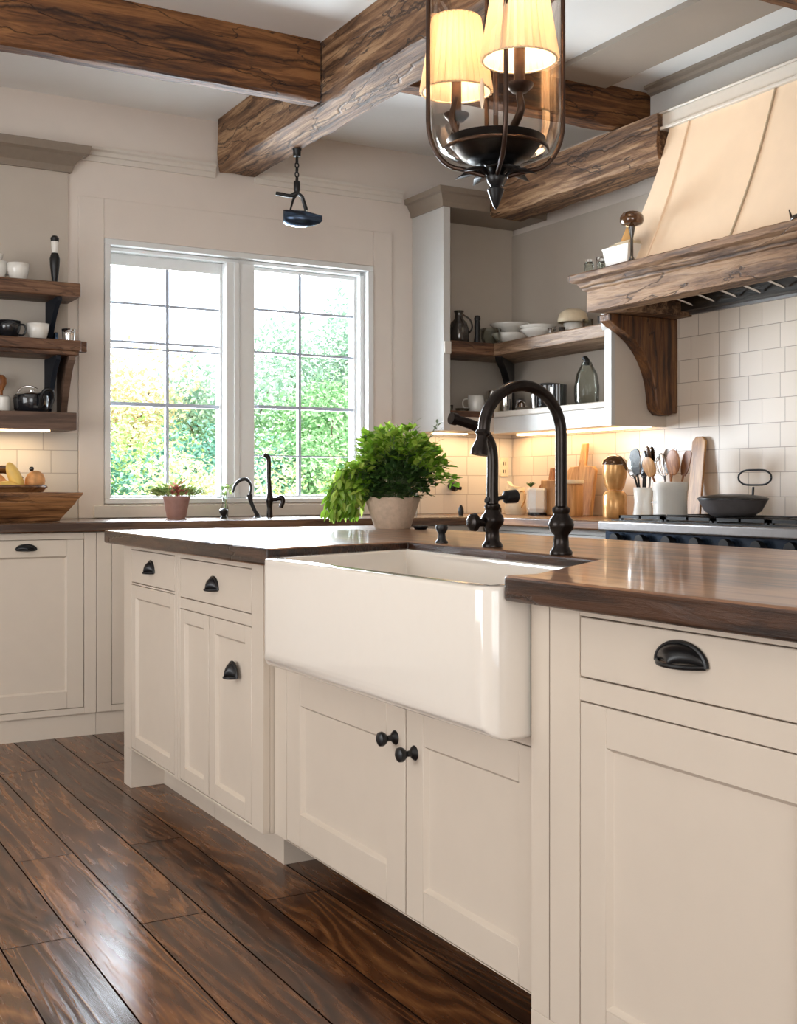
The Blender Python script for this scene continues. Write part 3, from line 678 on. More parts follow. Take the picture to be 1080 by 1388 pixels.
# ------------------------------------------------------------------ apron sink
S = thing('apron_sink', 'large glossy white farmhouse apron sink set into the island', 'sink', (1.45, 2.25, .636))
import bmesh
def sink_mesh():
    bm = bmesh.new()
    zt, zb = .903, .626
    o_ = [(1.170, 1.7385), (1.170, 2.762), (1.250, 2.800), (1.730, 2.981), (1.646, 2.020), (1.270, 1.7395)]
    i_ = [(1.216, 1.790), (1.216, 2.725), (1.280, 2.760), (1.700, 2.935), (1.618, 2.052), (1.290, 1.808)]
    k = len(o_)
    vo = [bm.verts.new((x, y, zt)) for x, y in o_]; vb = [bm.verts.new((x, y, zb)) for x, y in o_]
    vi = [bm.verts.new((x, y, zt)) for x, y in i_]
    cx = sum(p[0] for p in i_) / k; cy = sum(p[1] for p in i_) / k
    vd = [bm.verts.new((cx + (x - cx) * .95, cy + (y - cy) * .96, .685)) for x, y in i_]
    for a in range(k):
        c = (a + 1) % k
        bm.faces.new((vo[a], vo[c], vb[c], vb[a])); bm.faces.new((vo[a], vi[a], vi[c], vo[c])); bm.faces.new((vi[a], vd[a], vd[c], vi[c]))
    bm.faces.new(vb); bm.faces.new(list(reversed(vd)))
    bmesh.ops.recalc_face_normals(bm, faces=bm.faces)
    # big rounding of the apron's two vertical edges and its lower edge, small on the rims
    bm.edges.ensure_lookup_table()
    big = [e for e in bm.edges if (all(abs(v.co.x - 1.170) < 1e-4 for v in e.verts) and not all(abs(v.co.z - zt) < 1e-4 for v in e.verts))]
    bmesh.ops.bevel(bm, geom=big, offset=.048, segments=7, affect='EDGES', profile=.5)
    return bm
bm = sink_mesh(); me = bpy.data.meshes.new('basin'); bm.to_mesh(me); bm.free()
for v in me.vertices: v.co -= S.location
me.materials.append(M['sink'])
o = bpy.data.objects.new('basin', me); COL.objects.link(o); o.parent = S
md = o.modifiers.new('edge', 'BEVEL'); md.width = .013; md.segments = 4; md.limit_method = 'ANGLE'; md.angle_limit = R(50)
for p in me.polygons: p.use_smooth = True
b = MB(); b.lathe([(0, .686), (.035, .686), (.042, .690), (.040, .6925), (.0, .6905)], (1.50, 2.40, 0), 24); obj('drain', b, M['steel'], S, smooth=True)

# ------------------------------------------------------------------ faucets
def arc(c, r, a0, a1, n, dirv=(-1, 0)):
    return [(c[0] + dirv[0] * r * math.cos(R(a0 + (a1 - a0) * i / n)), c[1] + dirv[1] * r * math.cos(R(a0 + (a1 - a0) * i / n)), c[2] + r * math.sin(R(a0 + (a1 - a0) * i / n))) for i in range(n + 1)]
def body(b, x, y, z, s=1.0, ball=True):
    b.lathe([(0, 0), (.029 * s, 0), (.030 * s, .006), (.026 * s, .012), (.021 * s, .018), (.019 * s, .05 * s), (.023 * s, .056 * s), (.031 * s, .066 * s), (.034 * s, .078 * s), (.031 * s, .090 * s),
             (.023 * s, .099 * s), (.020 * s, .106 * s), (.023 * s, .112 * s), (.023 * s, .120 * s), (.016 * s, .126 * s), (0, .127 * s)], (x, y, z), 24)
x, y = 1.690, 2.20
f = thing('kitchen_faucet', 'tall dark bronze gooseneck faucet nearer the near worktop piece', 'faucet', (x, y, T1))
b = MB(); body(b, x, y, T1, .90); obj('base', b, M['bronze'], f, smooth=True)
b = MB(); r = .108; zc = 1.205
path = [(x, y, T1 + .108), (x, y, 1.10), (x, y, zc)] + arc((x - r, y, zc), r, 180, 0, 16)[1:] + [(x - 2 * r - .006, y, zc - .03)]
path = [(x, y, T1 + .108), (x, y, 1.10), (x, y, zc)] + [(x - r + r * math.cos(R(a)), y, zc + r * math.sin(R(a))) for a in range(10, 181, 10)]
b.tube(path, .0135, 14); obj('gooseneck', b, M['bronze'], f, smooth=True)
b = MB(); b.tube([(x - 2 * r - .002, y, zc + .004), (x - 2 * r - .003, y, zc - .004), (x - 2 * r - .004, y, zc - .010), (x - 2 * r - .006, y, zc - .020), (x - 2 * r - .010, y, zc - .040), (x - 2 * r - .012, y, zc - .052)], [.014, .0175, .0125, .013, .020, .020], 16)
obj('spray_head', b, M['bronze'], f, smooth=True)
x, y = 1.742, 2.56
f = thing('kitchen_faucet', 'shorter dark bronze bent faucet with side valve and lever, behind the taller gooseneck', 'faucet', (x, y, T1))
b = MB(); body(b, x, y, T1, .92)
b.tube([(x, y, T1 + .065), (x - .03, y, T1 + .065), (x - .048, y, T1 + .066)], [.010, .010, .012], 12)
obj('base', b, M['bronze'], f, smooth=True)
b = MB(); b.tube([(x - .046, y, T1 + .066), (x - .050, y, T1 + .066), (x - .054, y, T1 + .066), (x - .066, y, T1 + .066), (x - .072, y, T1 + .066)], [.012, .020, .024, .022, .012], 16); obj('side_valve', b, M['bronze'], f, smooth=True)
b = MB()
b.tube([(x, y, T1 + .11), (x, y, 1.08), (x, y, 1.165), (x - .006, y, 1.192), (x - .022, y, 1.218), (x - .045, y, 1.236), (x - .075, y, 1.246), (x - .118, y, 1.256)], [.016, .0155, .015, .015, .0145, .014, .013, .0125], 14)
b.tube([(x - .112, y, 1.255), (x - .128, y, 1.258)], [.016, .016], 14)
obj('spout', b, M['bronze'], f, smooth=True)
b = MB(); b.tube([(x, y, T1 + .115), (x + .02, y, T1 + .128), (x + .04, y, T1 + .131)], [.007, .006, .006], 10); b.tube([(x + .038, y, T1 + .131), (x + .042, y, T1 + .131), (x + .075, y, T1 + .133), (x + .082, y, T1 + .133)], [.008, .017, .018, .010], 12)
b.tube([(x, y, T1 + .118), (x - .018, y, T1 + .125)], [.008, .010], 10)
obj('lever', b, M['black'], f, smooth=True)
# soap pump
f = obj('soap_dispenser', MB().lathe([(0, 0), (.018, 0), (.018, .004), (.012, .010), (.010, .026), (.015, .034), (.018, .042), (.016, .050), (0, .052)], (1.760, 2.84, T1), 20), M['black'], loc=(1.760, 2.84, T1), smooth=True)
tag(f, 'little black soap pump stub on the worktop behind the sink', 'soap dispenser')

# ------------------------------------------------------------------ window-wall base cabinets and worktop
YC = 5.135
mp = FY(YC)
def base_unit_y(label, x0, x1, doors, pulls, name='base_cabinet'):
    t = thing(name, label, 'cabinet', ((x0 + x1) / 2, YC + .3, 0), 'base cabinets under the window wall')
    x0 += .0008; x1 -= .0008
    b = MB(); b.box(x0, x0 + .016, YC + .0345, 5.745, .098, .885); b.box(x1 - .016, x1, YC + .0345, 5.745, .098, .885)
    b.box(x0 + .016, x1 - .016, YC + .0345, 5.745, .098, .115); b.box(x0 + .016, x1 - .016, YC + .0345, YC + .0365, .115, .885)
    obj('carcass', b, M['cab'], t)
    b = MB(); cur = x0
    for (a0, a1) in doors:
        b.mbox(mp, cur, a0, .098, .885, -.02, 0); b.mbox(mp, a0, a1, .098, .125, -.02, 0); b.mbox(mp, a0, a1, .858, .885, -.02, 0); cur = a1
    b.mbox(mp, cur, x1, .098, .885, -.02, 0); obj('face_frame', b, M['cab'], t, bevel=.001, seg=1)
    for i, (a0, a1) in enumerate(doors):
        d = shaker('door', t, mp, a0, a1, .125, .858, .072)
        if pulls[i]: cup_pull(d, mp, (a0 + a1) / 2, .815, .040, .020)
    obj('plinth', MB().box(x0, x1, YC + .012, YC + .03, 0, .098), M['cab'], t)
    return t
base_unit_y('cream base cabinet with one cup-pull door, under the dough bowl counter', .78, 1.4085, [(.862, 1.355)], [1])
base_unit_y('narrow cream base cabinet partly hidden behind the island corner', 1.4087, 2.05, [(1.475, 1.99)], [0])
base_unit_y('cream base cabinet beside the dough bowl one, further from the island', .15, .7798, [(.20, .73)], [1])
base_unit_y('wide two-door base cabinet beneath the window, hidden behind the island', 2.0502, 3.44, [(2.10, 2.72), (2.76, 3.38)], [1, 1])
o = obj('window_wall_worktop', MB().box(.10, 3.418, 5.095, 5.744, .888, .930), M['walnutX'], loc=(1.7, 5.42, .888), bevel=.006)
tag(o, 'dark brown worktop running along the window wall, under the dough bowl and small pots', 'worktop')

# hood wall base cabinets + worktop
XB = 3.475
t = thing('base_cabinet', 'white base cabinet beneath cutting boards, between range and corner', 'cabinet', (XB + .25, 4.6, 0))
b = MB(); b.box(XB + .0345, 4.05, 4.155, 4.172, .098, .885); b.box(XB + .0345, 4.05, 5.07, 5.087, .098, .885); b.box(XB + .0345, XB + .0365, 4.172, 5.07, .098, .885); obj('carcass', b, M['cabw'], t)
b = MB(); face_x(b, XB, 4.155, 5.087, [(4.20, 5.04, [(.125, .70), (.72, .86)])], .098, .885); obj('face_frame', b, M['cabw'], t)
shaker('door', t, FX(XB), 4.20, 4.62, .125, .70, .06, M['cabw']); shaker('door', t, FX(XB), 4.62, 5.04, .125, .70, .06, M['cabw']); drawer(t, FX(XB), 4.20, 5.04, .72, .86, M['cabw'])
obj('plinth', MB().box(XB + .06, XB + .08, 4.155, 5.087, 0, .098), M['cabw'], t)
o = obj('corner_worktop', MB().box(3.42, 4.052, 4.156, 5.744, .888, .930), M['walnut'], loc=(3.75, 4.9, .888), bevel=.006)
tag(o, 'walnut worktop beside the range, carrying boards, jars and utensil crocks', 'worktop')

# ------------------------------------------------------------------ range
t = thing('kitchen_range', 'stainless steel range with black cast iron grates under the hood', 'range', (3.75, 3.5, 0))
RY0, RY1 = 2.60, 4.153
b = MB(); b.box(3.46, 4.045, RY0, RY1, .10, .885); obj('body', b, M['steel'], t, bevel=.004)
b = MB(); b.box(3.395, 4.045, RY0, RY1, .888, .932); obj('cooktop_deck', b, M['steel'], t, bevel=.008, seg=3)
b = MB(); b.box(3.455, 4.03, RY0 + .03, RY1 - .02, .933, .937); obj('burner_tray', b, M['black'], t)
for k in range(5):
    y0 = RY0 + .05 + k * .292; y1 = y0 + .28
    b = MB()
    for (a0, a1, c0, c1) in ((3.47, 4.02, y0, y0 + .014), (3.47, 4.02, y1 - .014, y1), (3.47, 3.484, y0, y1), (4.006, 4.02, y0, y1), (3.738, 3.752, y0, y1), (3.47, 4.02, (y0 + y1) / 2 - .007, (y0 + y1) / 2 + .007)):
        b.box(a0, a1, c0, c1, .944, .957)
    for xx in (3.472, 4.004):
        for yy in (y0, y1 - .014): b.box(xx, xx + .014, yy, yy + .014, .937, .944)
    obj('grate', b, M['black'], t)
b = MB(); b.box(3.44, 3.46, RY0, RY1, .80, .885); obj('control_panel', b, M['bluesteel'], t)
for k in range(9):
    y0 = RY1 - .10 - k * .165; kb = MB(); kb.tube([(3.44, y0, .850), (3.425, y0, .850), (3.422, y0, .850), (3.400, y0, .850)], [.022, .022, .030, .028], 18); obj('control_knob', kb, M['black'], t, smooth=True)
for k in range(2):
    y0 = RY0 + .04 + k * .75; obj('oven_door', MB().box(3.44, 3.459, y0, y0 + .70, .18, .78), M['steel'], t, bevel=.004)

# ------------------------------------------------------------------ range hood: canopy, mantel, corbels
t = thing('range_hood', 'cream plaster range hood over a rough timber mantel', 'range hood', (3.8, 3.7, 1.9))
HY0, HY1 = 2.90, 4.236
# canopy: tapered
b = MB(); xb, xt = 3.55, 3.70; zt_, zb_ = 2.700, 2.0765; n = 10; vs_ = []
for i in range(n + 1):
    k = i / n; z = zb_ + (zt_ - zb_) * k; c_ = -.035 * math.sin(PI * k)
    e = k - .18 * math.sin(PI * k) * .4
    x = xb + (xt - xb) * k + .018 * math.sin(PI * k); ya = HY1 - .215 * (k + .10 * math.sin(PI * k)); yb = HY0 + .215 * (k + .10 * math.sin(PI * k))
    vs_ += [(x, yb, z), (x, ya, z), (XH - .011, ya, z), (XH - .011, yb, z)]
f = []
for i in range(n):
    for j in range(4):
        q = (j + 1) % 4; f.append((i * 4 + j, i * 4 + q, (i + 1) * 4 + q, (i + 1) * 4 + j))
f += [(0, 1, 2, 3), tuple(4 * n + j for j in range(4))]
b.add(vs_, f); obj('canopy', b, M['plaster'], t, smooth=True, angle=35)
# seams
def seam(y_b, y_t):
    sb = MB(); pts = []
    for i in range(n + 1):
        k = i / n; pts.append((xb + (xt - xb) * k + .018 * math.sin(PI * k) - .002, y_b + (y_t - y_b) * k, zb_ + (zt_ - zb_) * k))
    sb.tube(pts, .0055, 8); return sb
obj('seam', seam(4.02, 3.895), M['plaster'], t, smooth=True)
obj('seam', seam(3.515, 3.40), M['seam'], t, smooth=True)
b = MB(); b.box(3.680, 3.80, 2.80, 4.075, 2.700, 2.715); b.box(3.694, 3.80, 2.80, 4.07, 2.715, 2.775); b.box(3.684, 3.80, 2.80, 4.075, 2.775, 2.785)
obj('cornice', b, M['trim'], t, bevel=.003)
# mantel
MY0, MY1 = 2.75, 4.378
mz = [(3.513, 1.905), (3.513, 2.000), (3.500, 2.004), (3.470, 2.036), (3.452, 2.040), (3.440, 2.046), (3.438, 2.070), (3.446, 2.076), (XH - .011, 2.076), (XH - .011, 2.045), (3.62, 2.045), (3.62, 1.905)]
b = MB(); n2 = 46; vs_ = []; rnd = random.Random(5)
for j in range(n2 + 1):
    y_ = MY0 + (MY1 - MY0) * j / n2
    for (x_, z_) in mz:
        jj = .004 if x_ < 3.6 else 0
        yy = y_ + ((3.513 - x_) * .65 if (j == n2 and x_ < 3.513) else 0)
        vs_.append((x_ + (rnd.random() - .5) * jj * 1.6, yy, z_ + (rnd.random() - .5) * jj))
k = len(mz); f = [(j * k + i, j * k + (i + 1) % k, (j + 1) * k + (i + 1) % k, (j + 1) * k + i) for j in range(n2) for i in range(k)] + [tuple(range(k)), tuple(range(n2 * k, (n2 + 1) * k))]
b.add(vs_, f); obj('mantel_beam', b, M['mantel'], t, smooth=True, angle=25)
obj('mantel_return', MB().box(3.62, XH - .011, MY1 - .13, MY1, 1.905, 2.044), M['mantel'], t); obj('mantel_return', MB().box(3.62, XH - .011, MY0, MY0 + .13, 1.905, 2.044), M['mantel'], t)
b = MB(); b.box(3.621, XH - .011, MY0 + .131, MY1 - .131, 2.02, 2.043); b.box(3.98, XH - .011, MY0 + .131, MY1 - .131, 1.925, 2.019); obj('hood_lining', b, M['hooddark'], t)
b = MB(); b.box(XH - .035, XH - .011, MY0 + .131, 4.24, 1.912, 1.924); obj('lower_rail', b, M['steel'], t)
for k in range(9):
    y_ = MY1 - .20 - k * .14
    b = MB(); b.tube([(3.64, y_, 2.000), (3.80, y_ - .01, 1.985), (3.97, y_ - .02, 1.945)], .006, 8); obj('filter_bar', b, M['chrome'], t, smooth=True)
def corbel(y0, y1):
    pf = [(XH - .011, 1.904), (3.625, 1.904), (3.625, 1.872), (3.645, 1.862), (3.66, 1.850)]
    import itertools
    P0, P1, P2, P3 = (3.66, 1.850), (3.80, 1.800), (3.905, 1.68), (3.915, 1.50)
    for i in range(1, 15):
        q = i / 14; a_ = [(1 - q) ** 3, 3 * q * (1 - q) ** 2, 3 * q * q * (1 - q), q ** 3]
        pf.append((sum(c_ * p[0] for c_, p in zip(a_, (P0, P1, P2, P3))), sum(c_ * p[1] for c_, p in zip(a_, (P0, P1, P2, P3)))))
    pf += [(3.925, 1.462), (3.955, 1.435), (4.0, 1.432), (4.03, 1.445), (XH - .011, 1.445)]
    return MB().prism(pf, lambda a, c, w_: (a, w_, c), y0, y1)
obj('corbel', corbel(4.345, 4.424), M['corbel'], t, bevel=.006)
obj('corbel', corbel(2.79, 2.87), M['corbel'], t, bevel=.006)

# ------------------------------------------------------------------ corner shelf cabinet
t = thing('corner_shelf_cabinet', 'open corner shelf cabinet with taupe crown, beside the window', 'shelf unit', (3.8, 5.4, 1.39))
NY = 5.42; ZB2 = 1.390
obj('side_panel', MB().box(3.37, 3.414, NY, YW - .001, ZB2, 2.62), M['cabw'], t, bevel=.002)
b = MB(); b.box(3.414, XH - .011, YW - .008 - .011, YW - .011, 1.465, 2.62)
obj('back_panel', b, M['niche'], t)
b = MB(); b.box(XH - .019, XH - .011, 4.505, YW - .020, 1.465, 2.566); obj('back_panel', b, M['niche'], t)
# crown on top: profile swept round the front corner
cp = [(0, 2.600), (.010, 2.600), (.013, 2.625), (.034, 2.665), (.049, 2.672), (.051, 2.700), (0, 2.715)]
b = MB(); vs_ = []; nC = len(cp)
for (p_, dx, dy) in (((3.37, YW - .001), -1, 0), ((3.37, NY), -1, -1), ((XH - .011, NY), 0, -1)):
    for (o_, z_) in cp: vs_.append((p_[0] + dx * o_, p_[1] + dy * o_, z_))
b.add(vs_, [(j * nC + i, j * nC + (i + 1) % nC, (j + 1) * nC + (i + 1) % nC, (j + 1) * nC + i) for j in range(2) for i in range(nC)] + [tuple(range(nC)), tuple(range(2 * nC, 3 * nC))])
b.box(3.375, XH - .012, NY + .003, YW - .002, 2.600, 2.615)
obj('crown_moulding', b, M['crown'], t)
# shelves: left arm, right arm
def ell_shelf(z0, z1, m1, m2):
    a = obj('shelf', MB().box(3.415, 3.700, NY, YW - .020, z0, z1), m1, t, bevel=.004)
    c_ = obj('shelf', MB().box(3.701, XH - .020, 4.475, YW - .020, z0, z1), m2, t, bevel=.006)
    return a, c_
ell_shelf(1.812, 1.880, M['shelfX'], M['shelfY'])
ell_shelf(1.467, 1.500, M['shelfX'], M['trim'])
obj('shelf_cleat', MB().box(3.372, 3.413, NY - .012, NY - .001, 1.805, 1.872), M['trim'], t, bevel=.002)
b = MB(); b.box(3.415, 3.72, NY + .004, NY + .03, ZB2, 1.466); obj('bottom_rail', b, M['cab'], t)
b = MB(); b.box(3.700, 3.722, 4.425, NY + .003, ZB2 - .01, 1.4655); obj('bottom_rail', b, M['cabw'], t)
b = MB(); b.box(3.700, 3.722, 4.425, 4.474, 1.466, 1.900); b.prism([(3.690, 1.93), (3.690, 1.86), (3.700, 1.845), (3.722, 1.845), (3.722, 1.93)], lambda a, c, w_: (a, w_, c), 4.425, 4.490)
obj('face_stile', b, M['cabw'], t)
obj('end_panel', MB().box(3.723, XH - .011, 4.426, 4.446, ZB2 - .01, 1.903), M['cab'], t)
obj('bottom_panel', MB().box(3.723, XH - .011, 4.447, YW - .011, ZB2, 1.402), M['cab'], t)
# black corner bracket under the upper shelf
cs, sn = math.cos(R(225)), math.sin(R(225))
b = MB(); b.prism([(0, 1.811), (.42, 1.811), (.40, 1.785), (.26, 1.745), (.15, 1.68), (.09, 1.60), (.07, 1.502), (0, 1.502)], lambda a, c, w_: (4.035 + cs * a - sn * w_, 5.730 + sn * a + cs * w_, c), -.020, .020)
obj('bracket', b, M['black'], t, bevel=.003)
b = MB(); b.box(3.46, 3.68, YW - .10, YW - .06, 1.381, 1.389); b.box(3.98, 4.02, 4.50, 5.60, 1.380, 1.389); obj('under_light', b, M['ledlight'], t)
lamp('AREA', 'under_cabinet_lamp_back', (3.70, 5.62, 1.372), 1.5, (1.0, 0.66, 0.34), (0, 0, 0), .55, .06)
lamp('AREA', 'under_cabinet_lamp_side', (3.96, 5.05, 1.370), 2.0, (1.0, 0.68, 0.36), (0, 0, 0), .06, 1.1)

# ------------------------------------------------------------------ left wall shelves
t = thing('wall_shelf_unit', 'three brown wooden wall shelves with black brackets and crown moulding', 'shelf unit', (1.0, 5.6, 1.34))
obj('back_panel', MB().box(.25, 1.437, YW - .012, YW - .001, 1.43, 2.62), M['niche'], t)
b = MB(); vs_ = []
cpl = [(0, 2.600), (.014, 2.600), (.020, 2.630), (.060, 2.672), (.085, 2.682), (.092, 2.720), (0, 2.745)]
for (p_, dx, dy) in (((.25, YW - .012), 0, -1), ((1.437, YW - .012), 1, -1), ((1.437, YW - .0012), 1, 0)):
    for (o_, z_) in cpl: vs_.append((p_[0] + dx * o_, p_[1] + dy * o_, z_))
nC = len(cpl)
b.add(vs_, [(j * nC + i, j * nC + (i + 1) % nC, (j + 1) * nC + (i + 1) % nC, (j + 1) * nC + i) for j in range(2) for i in range(nC)] + [tuple(range(nC)), tuple(range(2 * nC, 3 * nC))])
obj('crown_moulding', b, M['crown'], t)
SY = 5.50
obj('shelf', MB().box(.25, 1.437, SY, YW - .013, 1.965, 2.030), M['shelfX'], t, bevel=.006)
b = MB(); b.prism([(.25, SY), (1.437, SY), (1.445, SY + .03), (1.475, SY + .035), (1.475, SY + .075), (1.437, SY + .08), (1.437, YW - .013), (.25, YW - .013)], ZID, 1.715, 1.765)
b.box(.25, 1.43, SY + .004, YW - .013, 1.693, 1.715)
obj('shelf', b, M['shelfX'], t, bevel=.004)
obj('shelf_box', MB().box(.25, 1.417, SY, YW - .013, 1.347, 1.428), M['shelfbox'], t, bevel=.002)
def brk(x0, x1, z0, z1, d0, d1, name='bracket', m='matte', curve=True):
    yb_ = YW - .013
    pts = [(yb_, z0), (yb_, z1), (yb_ - d1, z1), (yb_ - d1, z1 - .02)]
    for i in range(1, 9):
        q = i / 8; pts.append((yb_ - d1 + (d1 - d0) * q ** .75, z1 - .02 - (z1 - .02 - z0) * q ** 1.15))
    return obj(name, MB().prism(pts, lambda a, c, w_: (w_, a, c), x0, x1), M[m], t, bevel=.002)
brk(1.330, 1.352, 1.766, 1.964, .045, .235)
brk(1.325, 1.347, 1.429, 1.692, .045, .235)
brk(1.383, 1.415, 1.429, 1.692, .07, .235, 'wooden_bracket', 'shelfbox')
brk(.50, .522, 1.766, 1.964, .045, .235); brk(.50, .522, 1.429, 1.692, .045, .235)
obj('under_light', MB().box(.4, 1.30, SY + .02, SY + .06, 1.338, 1.346), M['ledlight'], t)
lamp('AREA', 'shelf_underlight_lamp', (.85, 5.62, 1.330), 1.9, (1.0, 0.70, 0.38), (0, 0, 0), .9, .06)

# ------------------------------------------------------------------ lantern chandelier
cx, cy = 1.757, 2.566
t = thing('lantern_chandelier', 'glass lantern chandelier with pleated shades and dark bowl finial, above the island', 'chandelier', (cx, cy, CE))
RR = .178
def rod_path(a):
    ca, sa = math.cos(a), math.sin(a); p = [(cx + ca * RR, cy + sa * RR, 2.46), (cx + ca * RR, cy + sa * RR, 2.04)]
    for i in range(1, 9):
        q = R(90) * i / 8; p.append((cx + ca * (RR - .085 * (1 - math.cos(q))), cy + sa * (RR - .085 * (1 - math.cos(q))), 2.04 - .125 * math.sin(q)))
    p.append((cx + ca * .03, cy + sa * .03, 1.898)); return p
fa = math.atan2(-math.sin(R(29.69)), math.cos(R(29.69)))   # camera-right direction
for k in range(4):
    obj('frame_rod', MB().tube(rod_path(fa + k * PI / 2 + .06), .0065, 10), M['rod'], t, smooth=True)
b = MB(); b.torus((cx, cy, 2.46), RR, .009, n=40); b.torus((cx, cy, 1.965), .135, .005, n=36); obj('ring', b, M['rod'], t, smooth=True)
obj('glass_cylinder', MB().open_lathe([(.030, 1.935), (.10, 1.940), (.145, 1.965), (.166, 2.01), (.170, 2.06), (.170, 2.44)], (cx, cy, 0), 48), M['lampglass'], t, smooth=True)
b = MB(); b.lathe([(0, 1.925), (.05, 1.928), (.09, 1.945), (.125, 1.985), (.130, 1.992), (.122, 1.992), (.085, 1.958), (.04, 1.945), (0, 1.943)], (cx, cy, 0), 36)
obj('bowl', b, M['black'], t, smooth=True)
b = MB(); b.lathe([(0, 1.812), (.006, 1.818), (.016, 1.845), (.022, 1.862), (.012, 1.870), (.020, 1.880), (.026, 1.896), (.020, 1.912), (.035, 1.920), (.050, 1.926), (0, 1.93)], (cx, cy, 0), 12)
for k in range(8):
    a = 2 * PI * k / 8; b.leaf((cx + .02 * math.cos(a), cy + .02 * math.sin(a), 1.893), (math.cos(a), math.sin(a), .35), (0, 0, 1), .085, .045, .5)
obj('finial', b, M['black'], t, smooth=True, solid=.002)
b = MB(); b.tube([(cx, cy, 1.94), (cx, cy, 2.62)], .007, 10); b.tube([(cx, cy, 2.62), (cx, cy, CE - .02)], .005, 8)
for k in range(4):
    a = fa + k * PI / 2 + .06; b.tube([(cx + RR * math.cos(a), cy + RR * math.sin(a), 2.46), (cx + .08 * math.cos(a), cy + .08 * math.sin(a), 2.58), (cx, cy, 2.62)], .006, 8)
b.lathe([(0, -.03), (.03, -.03), (.06, -.012), (.062, 0)], (cx, cy, CE - .001), 28)
obj('stem', b, M['rod'], t, smooth=True)
SH = []
for (dx, dy) in ((-.013, -.125), (-.022, .158)):
    px_, py_ = cx + dx, cy + dy
    b = MB(); b.tube([(cx + dx * .25, cy + dy * .25, 1.945), (cx + dx * .45, cy + dy * .45, 1.965), (cx + dx * .75, cy + dy * .75, 2.00), (cx + dx * 1.06, cy + dy * 1.06, 2.035), (px_, py_, 2.07), (px_, py_, 2.09)], [.011, .012, .011, .010, .009, .009], 10)
    b.lathe([(0, 2.078), (.02, 2.080), (.034, 2.094), (.036, 2.100), (.030, 2.099), (.0, 2.094)], (px_, py_, 0), 24)
    obj('candle_arm', b, M['rod'], t, smooth=True)
    b = MB(); b.lathe([(0, 2.096), (.0145, 2.096), (.0145, 2.215), (.010, 2.220), (0, 2.221)], (px_, py_, 0), 16); obj('candle_sleeve', b, M['rod'], t, smooth=True)
    b = MB(); b.lathe([(0, 2.221), (.010, 2.224), (.016, 2.245), (.012, 2.268), (0, 2.285)], (px_, py_, 0), 14); obj('bulb', b, M['bulb'], t, smooth=True)
    b = MB(); b.open_lathe([(.093, 2.160), (.062, 2.360)], (px_, py_, 0), 64, ripple=.085); s_ = obj('lamp_shade', b, M['shade'], t, solid=.0016)
    obj('shade_trim', MB().torus((px_, py_, 2.161), .0935, .0028, n=40, m=6), M['cream'], s_, smooth=True); obj('shade_trim', MB().torus((px_, py_, 2.36), .0625, .0025, n=32, m=6), M['cream'], s_, smooth=True)
    lamp('POINT', 'chandelier_bulb', (px_, py_, 2.30), 13, (1.0, 0.80, 0.60), radius=.02)
b = MB(); dx, dy = -.088, .010; b.tube([(cx + dx * .3, cy + dy * .3, 1.95), (cx + dx, cy + dy, 1.97), (cx + dx * 1.45, cy + dy * 1.45, 2.03), (cx + dx * 1.3, cy + dy * 1.3, 2.09)], [.009, .009, .008, .006], 8)
obj('scroll_arm', b, M['rod'], t, smooth=True)
b = MB(); b.tube([(cx - .03, cy + .02, 2.155), (cx - .03, cy + .02, 2.14), (cx - .03, cy + .02, 2.10), (cx - .03, cy + .02, 2.075)], [.002, .006, .007, .002], 10); obj('glass_drop', b, M['white'], t, smooth=True)

# ------------------------------------------------------------------ small hanging lamp below the thick beam
hx, hy = 2.372, 5.14
t = thing('hanging_lamp', 'small black hanging lamp with flat blue-grey head, below the beam end', 'lamp', (hx, hy, 2.70))
dl = Vector((math.cos(R(29.69)), -math.sin(R(29.69)), 0))   # build plane faces the room
P_ = lambda l, z: (hx + dl.x * l, hy + dl.y * l, z)
b = MB(); b.lathe([(0, 2.66), (.018, 2.662), (.019, 2.690), (.022, 2.694), (.022, 2.6985), (0, 2.6985)], (hx, hy, 0), 16); obj('ceiling_cap', b, M['black'], t, smooth=True)
b = MB(); b.tube([(hx, hy, 2.665), (hx, hy, 2.632)], .007, 8)
for k in range(4): b.torus((hx, hy, 2.620 - k * .022), .009, .0035, 'X' if k % 2 else 'Y', 12, 6, (1, 1.35))
obj('chain', b, M['black'], t, smooth=True)
b = MB(); b.tube([P_(0, 2.545), P_(0, 2.540), P_(0, 2.500), P_(0, 2.488)], [.012, .016, .016, .010], 12)
b.tube([P_(.005, 2.490), P_(-.012, 2.480), P_(-.03, 2.474), P_(-.06, 2.478)], [.012, .013, .010, .009], 10); b.tube([P_(-.055, 2.478), P_(-.10, 2.486)], [.010, .009], 10)
b.tube([P_(0, 2.488), P_(-.018, 2.455), P_(-.032, 2.405)], [.008, .006, .004], 8); b.tube([P_(0, 2.490), P_(.025, 2.470), P_(.045, 2.405)], [.010, .009, .010], 8)
obj('yoke', b, M['black'], t, smooth=True)
b = MB(); prof = [(-.066, .004), (-.062, .026), (-.050, .040), (0, .046), (.04, .044), (.075, .030), (.110, .010), (.122, .001)]
ns = 16; vs_ = []
for (l, hw) in prof:
    top = 2.408 if l < -.04 else 2.405 - max(0, l - .03) * .28; mid = 2.368; bot = 2.368 - .046 * math.sqrt(max(0.02, 1 - ((l - .022) / .105) ** 2)); top = max(top, mid + .004)
    for i in range(ns):
        a = 2 * PI * i / ns; zz = mid + (top - mid) * math.sin(a) if math.sin(a) > 0 else mid + (mid - bot) * math.sin(a)
        o_ = P_(l, zz); nrm = Vector((-dl.y, dl.x, 0)); vs_.append((o_[0] + nrm.x * hw * math.cos(a), o_[1] + nrm.y * hw * math.cos(a), zz))
